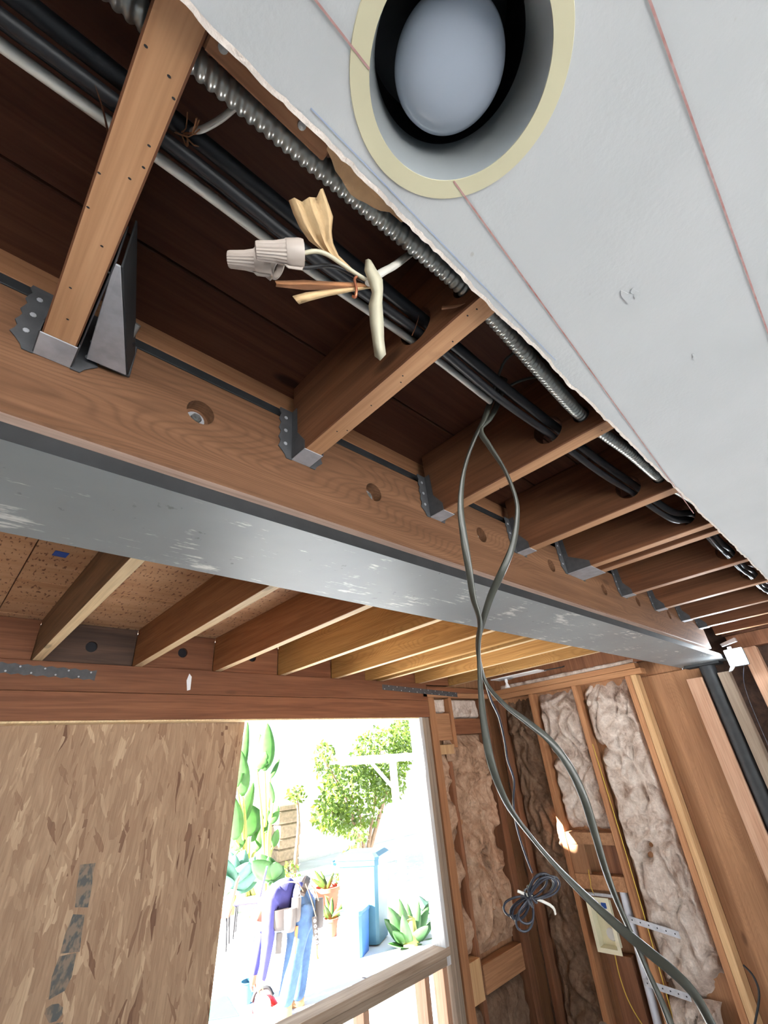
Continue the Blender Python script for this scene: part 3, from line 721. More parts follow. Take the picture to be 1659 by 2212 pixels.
# triangular bracket beside the first joist
t = thing('tension_tie', (0.05, 0.5, 0.53), 'triangular grey steel bracket with bolt beside the upper-left joist', 'bracket')
T = at(247, 570, z=0.531); BL = at(186, 775, y=0.585); BR = at(272, 811, y=0.585); T.x = max(T.x, 0.0165)
nrm = (BR-T).cross(BL-T).normalized()
if nrm.z < 0: nrm = -nrm
MB().prism([T+Vector((-0.001, 0, 0)), BL, BR, T+Vector((0.006, 0.0, 0.001))], nrm*0.003).build('gusset', 'galv', t, bevel=0.0008)
MB().prism([T+Vector((0.006, 0, 0.002)), BR+Vector((0, 0, 0.002)), BR+Vector((0.002, 0.0, 0.050)), T+Vector((0.004, -0.02, 0.070))], (0.0025, 0, 0)).build('web_plate', 'steel_dark', t, bevel=0.0006)
MB().box(0.0155, 0.0175, 0.40, 0.592, 0.529, 0.60).build('back_plate', 'galv_dull', t, bevel=0.0005)
MB().box(0.046, BR.x+0.006, 0.589, 0.5955, 0.548, 0.612).build('base_plate', 'galv_dull', t, bevel=0.001)
a = at(271, 742, y=0.560); b = at(297, 700, y=0.530)
MB().tube([a, b], 0.0052, None, 12, 1).build('bolt', 'zinc', t, smooth=0.6)
MB().lathe([(0, 0), (0.011, 0), (0.011, 0.008), (0, 0.008)], a, b-a, 6).build('nut', 'steel_dark', t)

# ------------------------------------------------------------------ recessed light
t = thing('recessed_light', LC, 'round recessed ceiling light with cream trim ring, switched off', 'light')
MB().lathe([(0.0785, 0.0), (0.0785, -0.0009), (0.0950, -0.0009), (0.0955, 0.0), (0.0955, 0.0012), (0.0785, 0.0012), (0.0785, 0.0)], LC-Vector((0, 0, 0.0004)), (0, 0, 1), 96).build('trim_ring', 'trim_cream', t, smooth=0.5)
MB().lathe([(0.0785, 0.0), (0.0775, 0.004), (0.0745, 0.02), (0.0705, 0.042), (0.0695, 0.056), (0.0720, 0.056), (0.0735, 0.042), (0.0770, 0.02), (0.0800, 0.002)], LC, (0, 0, 1), 96).build('baffle', 'baffle', t, smooth=0.7)
MB().lathe([(0.0700, 0.0), (0.0700, 0.079), (0.0, 0.079)], LC+Vector((0, 0, 0.0555)), (0, 0, 1), 64).build('can', 'black_can', t, smooth=0.7)
MB().lathe([(0.0, 0.0), (0.018, 0.0006), (0.034, 0.003), (0.044, 0.0065), (0.049, 0.0115), (0.0505, 0.018), (0.0495, 0.024), (0.046, 0.026), (0, 0.026)], LC+Vector((0.001, 0.0045, 0.019)), (0, 0, 1), 96).build('lens', 'lens', t, smooth=0.9)
MB().lathe([(0.0, 0.0), (0.046, 0.0), (0.040, 0.03), (0.028, 0.06), (0.02, 0.088), (0, 0.088)], LC+Vector((0.001, 0.0045, 0.0445)), (0, 0, 1), 48).build('lamp_body', 'black_can', t, smooth=0.7)

# ================================================================== CABLES
# flexible conduit
def conduit():
    path = spline([(-0.42, 0.196, 0.566), (-0.2, 0.194, 0.564), (0.0, 0.192, 0.565), (0.2, 0.180, 0.563), (0.40, 0.171, 0.5655), (0.6, 0.180, 0.560), (0.80, 0.190, 0.5655), (1.0, 0.176, 0.561), (1.2, 0.172, 0.5655), (1.42, 0.150, 0.566)], 40)
    L = [0]; 
    for i in range(1, len(path)): L.append(L[-1]+(path[i]-path[i-1]).length)
    pitch = 0.0098; n = int(L[-1]/pitch*6); rs = []; k = 0; N = 18
    for i in range(n+1):
        s = L[-1]*i/n
        while k < len(L)-2 and L[k+1] < s: k += 1
        f = (s-L[k])/(L[k+1]-L[k]); p = path[k].lerp(path[k+1], f); tt = (path[k+1]-path[k]).normalized()
        u = (Vector((0, 0, 1))-tt*tt.z).normalized(); w = tt.cross(u); ring = []
        for j in range(N):
            a = 2*PI*j/N; ph = (s/pitch-j/N) % 1.0
            r = 0.0100+0.0026*max(0.0, math.sin(PI*min(1, ph/0.72)))**0.6
            ring.append(p+u*(r*math.cos(a))+w*(r*math.sin(a)))
        rs.append(ring)
    o = MB().rings(rs).build('flexible_conduit', 'conduit', smooth=1.2)
    tag(o, 'ribbed metal flexible conduit running through the old joists by the drywall', 'conduit')
conduit()
JX = [-0.45, -0.006, 0.19, 0.399, 0.60, 0.80, 1.0, 1.197, 1.38, 1.525, 1.604, 1.80, 2.009, 2.21, 2.412, 2.6, 2.814, 2.98, 3.139, 3.40]
CYX = np.interp(JX, [-0.45, -0.006, 0.2, 0.399, 0.80, 1.197, 1.525, 1.604, 2.009, 3.4], [0.278, 0.268, 0.264, 0.262, 0.260, 0.246, 0.205, 0.19, 0.2, 0.2])
def cable(name, m, dy, dz, r, label, sag=0.008, rb=None, x1=3.5, sg=0):
    pts = []
    for i, x in enumerate(JX):
        if x > x1: break
        injoist = any(abs(x-(a+b)/2) < 0.025 for a, b in near)
        s = 0 if injoist else (sag if x < 1.3 else 0.022+0.01*math.sin(i*1.7))
        sc = 1.0 if x > 0.35 else 1.15
        pts.append((x, CYX[i]+dy*sc, 0.574+dz-s))
    o = MB().tube(pts, r, rb, 14, 6).build(name, m, smooth=1.2); return tag(o, label, 'cable')
cable('black_cable', 'black_plastic', -0.012, 0.008, 0.0092, 'thickest black cable in the bundle through the old joists', 0.006)
cable('black_cable', 'black_plastic', 0.006, 0.002, 0.0072, 'thinner black cable beside the thick one in the joist bundle', 0.010, None, 3.5, 1)
cable('black_cable', 'black_plastic', -0.003, -0.0145, 0.0066, 'lower black cable of the bundle through the old joists', 0.012, None, 3.5, 2)
cable('white_cable', 'white_cable', 0.0195, -0.004, 0.0072, 'flat white cable along the lower side of the black bundle', 0.006, 0.0055, 0.62)
# short white stub near the first joist
s1 = MB().tube([at(515, 225, z=0.578), at(480, 255, z=0.572), at(440, 278, z=0.57), at(415, 283, z=0.575)], 0.0052, 0.003, 10, 6).build('cable_stub', 'white_cable', smooth=1.2)
tag(s1, 'short pale cable end poking out beside the upper-left joist', 'cable')
# frayed splinters in that hole
fr = MB(); rnd = random.Random(5)
for i in range(9):
    p = at(375+rnd.random()*30, 285+rnd.random()*12, z=0.572); q = p+Vector((rnd.uniform(-0.008, 0.02), rnd.uniform(-0.03, 0.012), rnd.uniform(-0.012, 0.004)))
    fr.tube([p, (p+q)/2+Vector((0.003, 0.003, -0.002)), q], 0.0016, 0.0006, 5, 2)
tag(fr.build('frayed_fibres', 'kraft_dark'), 'frayed brown wood fibres at the cable hole by the pale stub', 'splinters')

# dangling cable end with connectors
def D(px, py, d): return at(px, py, d=d)
cs = thing('cable_end', D(805, 610, 0.46), 'stripped white cable end with paper shreds hanging under the joists', 'cable')
MB().tube([at(905, 535, z=0.60), at(880, 553, z=0.587), D(850, 575, 0.53), D(826, 588, 0.49), D(806, 602, 0.462), D(800, 612, 0.452)], 0.0058, 0.0036, 12, 6).build('outer_sheath', 'white_cable', cs, smooth=1.2)
MB().tube([D(803, 612, 0.455), D(770, 592, 0.45), D(735, 568, 0.44), D(705, 549, 0.43), D(680, 543, 0.425), D(652, 548, 0.42)], 0.0022, None, 8, 6).build('white_wire', 'sheath', cs, smooth=1.2)
MB().tube([D(803, 614, 0.458), D(765, 596, 0.455), D(730, 578, 0.45), D(700, 574, 0.445), D(665, 578, 0.44), D(640, 576, 0.436)], 0.0021, None, 8, 6).build('black_wire', 'black_plastic', cs, smooth=1.2)
MB().tube([D(762, 640, 0.448), D(768, 655-14, 0.446), D(770, 625, 0.446), D(766, 604, 0.448), D(771, 598, 0.45)], 0.0015, None, 8, 4).build('ground_wire', 'copper', cs, smooth=1.2)
def sheet(rows, th, name, m, parent):      # rows of points (each row same length) -> thin curled sheet
    n = len(rows[0]); mb = MB(); vs = [p for r in rows for p in r]; fs = []
    for j in range(len(rows)-1):
        for i in range(n-1): a = j*n+i; fs.append((a, a+1, a+n+1, a+n))
    o = mb.add(vs, fs).build(name, m, parent, smooth=2.0); md = o.modifiers.new('thickness', 'SOLIDIFY'); md.thickness = th; md.offset = 0; return o
sheet([[D(790, 562, 0.452), D(796, 560, 0.448), D(801, 563, 0.452)], [D(788, 585, 0.449), D(798, 583, 0.444), D(812, 582, 0.449)], [D(797, 610, 0.447), D(810, 607, 0.441), D(826, 605, 0.447)],
       [D(804, 632, 0.446), D(816, 630, 0.440), D(827, 625, 0.447)], [D(797, 660, 0.444), D(812, 658, 0.437), D(825, 655, 0.444)], [D(800, 700, 0.442), D(813, 698, 0.435), D(828, 695, 0.442)],
       [D(806, 740, 0.440), D(818, 738, 0.433), D(829, 735, 0.440)], [D(810, 770, 0.438), D(821, 779, 0.433), D(833, 766, 0.438)]], 0.0012, 'split_sheath', 'sheath', cs)
sheet([[D(624, 433, 0.428), D(636, 427, 0.420), D(652, 436, 0.428), D(668, 426, 0.419), D(684, 427, 0.427), D(692, 409, 0.420), D(697, 407, 0.425)],
       [D(634, 462, 0.430), D(648, 458, 0.422), D(661, 462, 0.430), D(676, 455, 0.421), D(691, 455, 0.428), D(702, 440, 0.421), D(710, 442, 0.427)],
       [D(648, 492, 0.434), D(662, 490, 0.427), D(675, 492, 0.433), D(688, 488, 0.426), D(700, 487, 0.432), D(710, 474, 0.426), D(719, 468, 0.431)],
       [D(668, 520, 0.438), D(680, 521, 0.432), D(690, 522, 0.438), D(700, 523, 0.432), D(706, 523, 0.437), D(711, 512, 0.432), D(716, 500, 0.437)],
       [D(692, 538, 0.443), D(698, 540, 0.439), D(704, 541, 0.443), D(710, 542, 0.440), D(715, 541, 0.443), D(718, 534, 0.440), D(719, 525, 0.443)],
       [D(716, 556, 0.447), D(719, 558, 0.445), D(722, 560, 0.447), D(725, 561, 0.445), D(728, 561, 0.447), D(730, 557, 0.445), D(731, 552, 0.447)],
       [D(752, 588, 0.453), D(755, 589, 0.452), D(758, 590, 0.453), D(760, 590, 0.452), D(763, 590, 0.453), D(765, 588, 0.452), D(766, 586, 0.453)],
       [D(800, 610, 0.458), D(801, 611, 0.457), D(802, 612, 0.458), D(803, 612, 0.457), D(804, 612, 0.458), D(804, 611, 0.457), D(805, 610, 0.458)]], 0.0006, 'paper_filler', 'kraft', cs)
sheet([[D(594, 607, 0.424), D(597, 613, 0.420), D(596, 619, 0.424)], [D(625, 606, 0.430), D(628, 615, 0.425), D(624, 622, 0.430)], [D(655, 605, 0.436), D(658, 614, 0.430), D(657, 626, 0.436)],
       [D(700, 608, 0.444), D(704, 616, 0.438), D(702, 626, 0.444)], [D(750, 610, 0.452), D(752, 617, 0.447), D(751, 624, 0.452)], [D(802, 613, 0.459), D(803, 618, 0.457), D(803, 623, 0.459)]], 0.0006, 'paper_filler', 'kraft_dark', cs)
sheet([[D(632, 640, 0.418), D(640, 650, 0.414), D(646, 657, 0.418)], [D(660, 632, 0.426), D(666, 641, 0.421), D(668, 650, 0.426)], [D(700, 627, 0.436), D(704, 633, 0.431), D(706, 640, 0.436)], [D(750, 622, 0.448), D(752, 626, 0.445), D(753, 631, 0.448)], [D(802, 616, 0.459), D(803, 619, 0.458), D(803, 622, 0.459)]], 0.0006, 'paper_filler', 'kraft', cs)
def wirenut(a, b, ra, rb, label):
    a = Vector(a); b = Vector(b); L = (b-a).length
    t = thing('wire_nut', a, label, 'wire connector', 'pale wire connectors on the dangling cable')
    MB().lathe([(rb*0.55, L), (rb*0.92, L*0.985), (rb, L*0.95), (rb*1.12, L*0.62), (ra*0.98, L*0.36)], a, b-a, 40, True, rib=-0.07).build('ribbed_cap', 'wirenut', t, smooth=0.5)
    MB().lathe([(ra*0.98, L*0.37), (ra*1.06, L*0.30), (ra*1.10, L*0.06), (ra*1.04, 0), (ra*0.85, 0), (ra*0.80, L*0.2)], a, b-a, 28).build('skirt', 'wirenut', t, smooth=0.7)
    ax = (b-a).normalized(); sd = ax.cross(Vector(FW)).normalized()
    for s in (-1, 1):
        MB().prism([a+sd*s*ra*0.9+ax*L*0.02, a+sd*s*ra*1.35+ax*L*0.05, a+sd*s*ra*1.25+ax*L*0.35, a+sd*s*ra*0.9+ax*L*0.45], Vector(FW)*0.0018).build('wing', 'wirenut', t, bevel=0.0005)
    return t
wirenut(D(655, 548, 0.420), D(551, 541, 0.408), 0.0115, 0.0082, 'pale wire connector nearest the camera, uppermost of the three')
wirenut(D(588, 566, 0.442), D(492, 560, 0.438), 0.0112, 0.0080, 'pale wire connector poking furthest left')
wirenut(D(602, 582, 0.456), D(548, 548, 0.456), 0.0105, 0.0080, 'pale wire connector mostly hidden behind the other two')

# two grey cables hanging in a loop and drooping to the lower right
def hang(pts, name, m, a, b, label, tw, parent=None):
    o = MB().tube([at(x, y, d=d) for x, y, d in pts], a, b, 10, 6, tw).build(name, m, parent, smooth=1.2)
    return tag(o, label, 'cable') if label else o
hang([(1082, 815, 0.90), (1062, 862, 0.86), (1046, 905, 0.84), (1024, 950, 0.83), (1003, 1015, 0.82), (995, 1090, 0.81), (1002, 1160, 0.80), (1013, 1230, 0.79), (1022, 1290, 0.785), (1036, 1340, 0.78), (1034, 1400, 0.775), (1037, 1470, 0.77), (1045, 1560, 0.76), (1062, 1650, 0.75),
      (1095, 1735, 0.74), (1145, 1805, 0.725), (1210, 1880, 0.70), (1280, 1950, 0.67), (1340, 2005, 0.64), (1400, 2055, 0.61), (1460, 2105, 0.58), (1505, 2155, 0.56), (1545, 2230, 0.54)], 'hanging_cable', 'grey_cable', 0.0068, 0.0034,
     'grey hanging cable whose lower end droops furthest right', 9.0)
hang([(1090, 818, 0.905), (1076, 868, 0.865), (1058, 905, 0.845), (1038, 930, 0.83), (1058, 965, 0.82), (1090, 1015, 0.81), (1114, 1075, 0.80), (1117, 1120, 0.795), (1107, 1180, 0.79), (1083, 1238, 0.785), (1060, 1288, 0.80), (1042, 1345, 0.802), (1033, 1385, 0.798), (1036, 1430, 0.794), (1052, 1478, 0.785), (1090, 1522, 0.76), (1140, 1560, 0.75), (1190, 1602, 0.74),
      (1232, 1660, 0.73), (1262, 1725, 0.715), (1285, 1800, 0.70), (1305, 1870, 0.68), (1330, 1940, 0.66), (1365, 2020, 0.635), (1400, 2100, 0.61), (1430, 2165, 0.59), (1458, 2235, 0.57)], 'hanging_cable', 'grey_cable', 0.0066, 0.0034,
     'grey hanging cable that bulges right at the loop then drops steeply', 8.0)
# loop of thin cable up in the bay
tag(MB().tube([at(1062, 862, d=0.862), at(1085, 790, z=0.62), at(1110, 762, z=0.63), at(1140, 745, z=0.64)], 0.0026, None, 8, 6).build('thin_cable', 'grey_cable', smooth=1.2), 'thin grey-blue cable rising behind the conduit above the cable loop', 'cable')
tag(MB().tube([at(1076, 868, d=0.866), at(1100, 835, z=0.6), at(1140, 818, z=0.61), at(1185, 812, z=0.62)], 0.0026, None, 8, 6).build('thin_cable', 'grey_cable', smooth=1.2), 'thin grey cable curving right behind the black bundle', 'cable')
# thin dark cord with coil
ct = thing('coiled_cord', at(1150, 1935, d=1.0), 'thin dark cord ending in a tied coil by the insulation', 'cord')
hang([(1050, 1478, 0.815), (1062, 1515, 0.84), (1078, 1550, 0.87), (1090, 1600, 0.90), (1096, 1640, 0.92), (1108, 1675, 0.94), (1111, 1695, 0.945), (1109, 1730, 0.95), (1114, 1775, 0.96), (1126, 1820, 0.98), (1140, 1860, 1.0), (1150, 1885, 1.0)], 'cord', 'dark_cord', 0.0022, 0.0022, None, 0, ct)
rnd = random.Random(11); cp = []
ctr = at(1143, 1940, d=1.0); fwv = Vector(FW); U2 = at(1198, 1884, d=1.0)-ctr; L2 = at(1106, 1992, d=1.0)-ctr
def petal(ax, ln, wd, dp):
    a = ax.normalized(); b = a.cross(fwv).normalized()
    return [ctr+a*(ln*0.5*(1-math.cos(t)))+b*(wd*0.5*math.sin(t)*(1.25-0.5*math.cos(t)))+fwv*(dp*math.sin(t*0.5)) for t in [2*PI*k/9 for k in range(9)]]
for k in range(5):
    q = Matrix.Rotation(rnd.uniform(-0.32, 0.32), 3, fwv); cp += petal(q @ U2, U2.length*rnd.uniform(0.7, 0.95), rnd.uniform(0.022, 0.036)*(1 if k % 2 else -1), rnd.uniform(-0.02, 0.02))
    q = Matrix.Rotation(rnd.uniform(-0.28, 0.28), 3, fwv); cp += petal(q @ L2, L2.length*rnd.uniform(0.65, 0.98), rnd.uniform(0.018, 0.032)*(1 if k % 2 else -1), rnd.uniform(-0.02, 0.02))
ax = (U2-L2).normalized(); sdv = ax.cross(fwv).normalized()
MB().tube(cp, 0.0024, None, 7, 4).build('coil', 'dark_cord', ct, smooth=1.2)
wr = [ctr+sdv*(0.014*math.cos(i*1.1))+fwv*(0.018*math.sin(i*1.1))+ax*(0.002*i-0.01) for i in range(14)]
MB().tube(wr, 0.0021, None, 7, 4).build('coil_wrap', 'dark_cord', ct, smooth=1.2)
MB().tube([ctr+sdv*0.03-ax*0.005, at(1188, 1955, d=1.0), at(1200, 1975, d=1.0)], 0.003, 0.0015, 7, 4).build('cord_tail', 'white_cable', ct, smooth=1.2)

# ================================================================== RIGHT WALL FITTINGS
# ceiling junction plate with pull-cap
pc = at(1120, 1462, z=0.505)
t = thing('ceiling_junction', pc, 'white ceiling junction plate with round ring and small hanging cap', 'fixture')
MB().box(3.21, 3.34, 1.70, 2.12, 0.508, 0.514).build('plate', 'white_plastic', t, bevel=0.001)
c = Vector((3.275, 2.02, 0.505))
MB().lathe([(0.030, 0.0), (0.052, -0.004), (0.058, 0.0), (0.056, 0.008), (0.03, 0.008)], c, (0, 0, 1), 40).build('ring', 'galv', t, smooth=0.7)
MB().lathe([(0.0, 0.0), (0.010, -0.001), (0.012, -0.02), (0.008, -0.03), (0.016, -0.052), (0.020, -0.066), (0.0, -0.064)], c, (0, 0, 1), 20).build('hanging_cap', 'white_plastic', t, smooth=0.7)
MB().tube([(3.30, 1.72, 0.51), (3.33, 1.64, 0.512), (3.36, 1.58, 0.515), (3.38, 1.57, 0.522)], 0.004, 0.002, 8, 4).build('mount_arm', 'steel_dark', t, smooth=1.2)
# work lamp
t = thing('work_lamp', (3.55, 0.55, 0.33), 'lit white LED work lamp clamped at the end of the steel beam', 'lamp')
LX = 3.50
def lp(z_, y_): return Vector((LX, y_, z_))
MB().box(LX+0.004, LX+0.030, 0.500, 0.600, 0.330, 0.432).build('housing', 'galv_dull', t, bevel=0.004)
MB().box(LX-0.001, LX+0.003, 0.504, 0.596, 0.334, 0.428).build('led_panel', 'led', t)
MB().lathe([(0, 0), (0.011, 0.002), (0.011, 0.018), (0, 0.02)], (LX+0.012, 0.563, 0.427), (0, 0, 1), 16).build('swivel', 'white_plastic', t, smooth=0.7)
MB().prism([lp(0.470, 0.60), lp(0.490, 0.515), lp(0.466, 0.512), lp(0.452, 0.595)], (0.05, 0, 0.004)).build('clamp_plate', 'galv', t, bevel=0.001)
MB().prism([lp(0.330, 0.602), lp(0.338, 0.570), lp(0.312, 0.600), lp(0.306, 0.618)], (0.03, 0, 0)).build('bracket_foot', 'white_plastic', t, bevel=0.001)
MB().tube([(LX+0.03, 0.53, 0.34), (LX+0.06, 0.585, 0.2), (LX+0.07, 0.60, -0.1), (LX+0.06, 0.61, -0.5)], 0.0018, None, 8, 6).build('power_cord', 'dark_cord', t, smooth=1.2)
ll = bpy.data.lights.new('work_lamp_light', 'AREA'); lo = bpy.data.objects.new('work_lamp_light', ll); COL.objects.link(lo)
ll.shape = 'RECTANGLE'; ll.size = 0.07; ll.size_y = 0.08; ll.energy = 2.5; ll.color = (0.85, 0.92, 1); lo.location = (LX-0.004, 0.55, 0.38+ZC); lo.rotation_euler = (PI/2, 0, PI/2)
# steel post
o = MB().lathe([(0.045, -1.9), (0.045, 0.375)], (3.645, 0.745, 0), (0, 0, 1), 32, True).build('steel_post', 'steel_dark', smooth=0.6)
tag(o, 'dark round steel post standing under the end of the beam', 'post')
tag(MB().box(3.58, 3.71, 0.66, 0.86, 0.376, 0.3905).build('post_cap_plate', 'steel_dark', bevel=0.001), 'dark steel cap plate between post and beam', 'plate')
# cream recessed box
t = thing('recessed_box', (3.58, 1.88, -1.15), 'cream plastic recessed wall box with round knockout', 'wall box')
y0, y1, z0, z1 = 1.800, 1.958, -1.155, -0.878
mb = MB()
for a in ((y0, y1, z0, z0+0.024), (y0, y1, z1-0.024, z1), (y0, y0+0.022, z0+0.024, z1-0.024), (y1-0.022, y1, z0+0.024, z1-0.024)):
    mb.box(3.576, 3.582, a[0], a[1], a[2], a[3])
mb.build('face_frame', 'cream', t)
mb = MB()
iy0, iy1, iz0, iz1 = y0+0.022, y1-0.022, z0+0.024, z1-0.024
mb.box(3.582, 3.64, iy0-0.003, iy0, iz0, iz1).box(3.582, 3.64, iy1, iy1+0.003, iz0, iz1).box(3.582, 3.64, iy0, iy1, iz0-0.003, iz0).box(3.582, 3.64, iy0, iy1, iz1, iz1+0.003).box(3.64, 3.643, iy0-0.003, iy1+0.003, iz0-0.003, iz1+0.003)
mb.build('box_shell', 'cream', t)
MB().lathe([(0.0, 0.004), (0.03, 0.004), (0.033, 0.0), (0, 0)], (3.640, 1.868, -1.075), (-1, 0, 0), 32).build('knockout', 'white_plastic', t, smooth=0.6)
MB().box(3.632, 3.638, 1.835, 1.885, -0.945, -0.905).build('outlet_insert', 'tape_blue', t)
MB().box(3.583, 3.60, 1.89, 1.955, -0.872, -0.862).build('mount_tab', 'galv', t)
board('mount_tab', 'galv', (3.59, 3.60), (1.775, 1.98), (-0.876, -0.858), t)
tag(MB().tube([(3.625, 1.905, -0.72), (3.60, 1.90, -0.76), (3.585, 1.895, -0.80), (3.583, 1.90, -0.83), (3.59, 1.895, -0.865)], 0.0025, None, 7, 6).build('yellow_wire', 'yellow_cable', smooth=1.2), 'short yellow wire between the dark hole and cream box', 'wire')
tag(MB().tube([(3.60, 1.86, -1.16), (3.60, 1.865, -1.25), (3.60, 1.85, -1.36), (3.595, 1.80, -1.45), (3.59, 1.72, -1.52), (3.58, 1.66, -1.56)], 0.003, None, 7, 6).build('yellow_wire', 'yellow_cable', smooth=1.2), 'yellow wire curving down below the cream box', 'wire')
tag(MB().tube([(3.605, 1.63-0.004, 0.0), (3.612, 1.615, -0.5), (3.612, 1.61, -1.0), (3.612, 1.612, -1.5), (3.612, 1.61, -1.8)], 0.003, None, 7, 6).build('yellow_wire', 'yellow_cable', smooth=1.2), 'yellow wire stapled down the side of a stud', 'wire')
# white pipe
o = MB().tube([(3.64, 1.715, -0.80), (3.64, 1.72, -1.3), (3.64, 1.735, -1.8)], 0.024, None, 20, 4).build('drain_pipe', 'pvc', smooth=0.7)
tag(o, 'white plastic pipe rising behind the metal straps', 'pipe')
def strap2(p, q, label):
    p = Vector(p); q = Vector(q); up = Vector((0, 0, 0.017))
    o = MB().prism([p-up, q-up, q+up, p+up], (-0.0015, 0, 0)).build('pipe_strap', 'galv', bevel=0.0004); tag(o, label, 'metal strap')
    for i in range(6):
        c = p.lerp(q, (i+0.5)/6)+Vector((-0.0015, 0, 0)); MB().lathe([(0.0, 0.0006), (0.004, 0.0006), (0.004, 0), (0, 0)], c, (-1, 0, 0), 10).build('strap_hole', 'rubber', o)
strap2((3.598, 1.71, -0.972), (3.592, 1.425, -1.015), 'upper perforated metal strap across the stud by the pipe')
strap2((3.598, 1.72, -1.262), (3.592, 1.47, -1.285), 'lower perforated metal strap across the stud by the pipe')
# blue tape on far plywood
p = at(131, 1197, z=0.7082)
o = MB().box(p.x-0.02, p.x+0.02, p.y-0.022, p.y+0.022, 0.7072, 0.7082).build('tape_patch', 'tape_blue'); o.rotation_euler = (0, 0, 0.05); tag(o, 'small blue tape patch on the plywood overhead', 'tape')
# black power cord at lower right by the pale stud
tag(MB().tube([at(1606, 2085, x=3.59), at(1628, 2110, x=3.57), at(1640, 2150, x=3.56), at(1630, 2215, x=3.57)], 0.005, None, 8, 6).build('power_lead', 'black_plastic', smooth=1.2), 'dark lead looping at the foot of the pale stud, lower right', 'cable')
tag(MB().lathe([(0, 0.03), (0.018, 0.028), (0.026, 0.018), (0.03, 0), (0, 0)], at(1305, 2225, x=3.3), (0.2, -0.2, 1), 20).build('metal_cap', 'zinc', smooth=0.7), 'shiny rounded metal top at the bottom edge of the photo', 'metal cap')
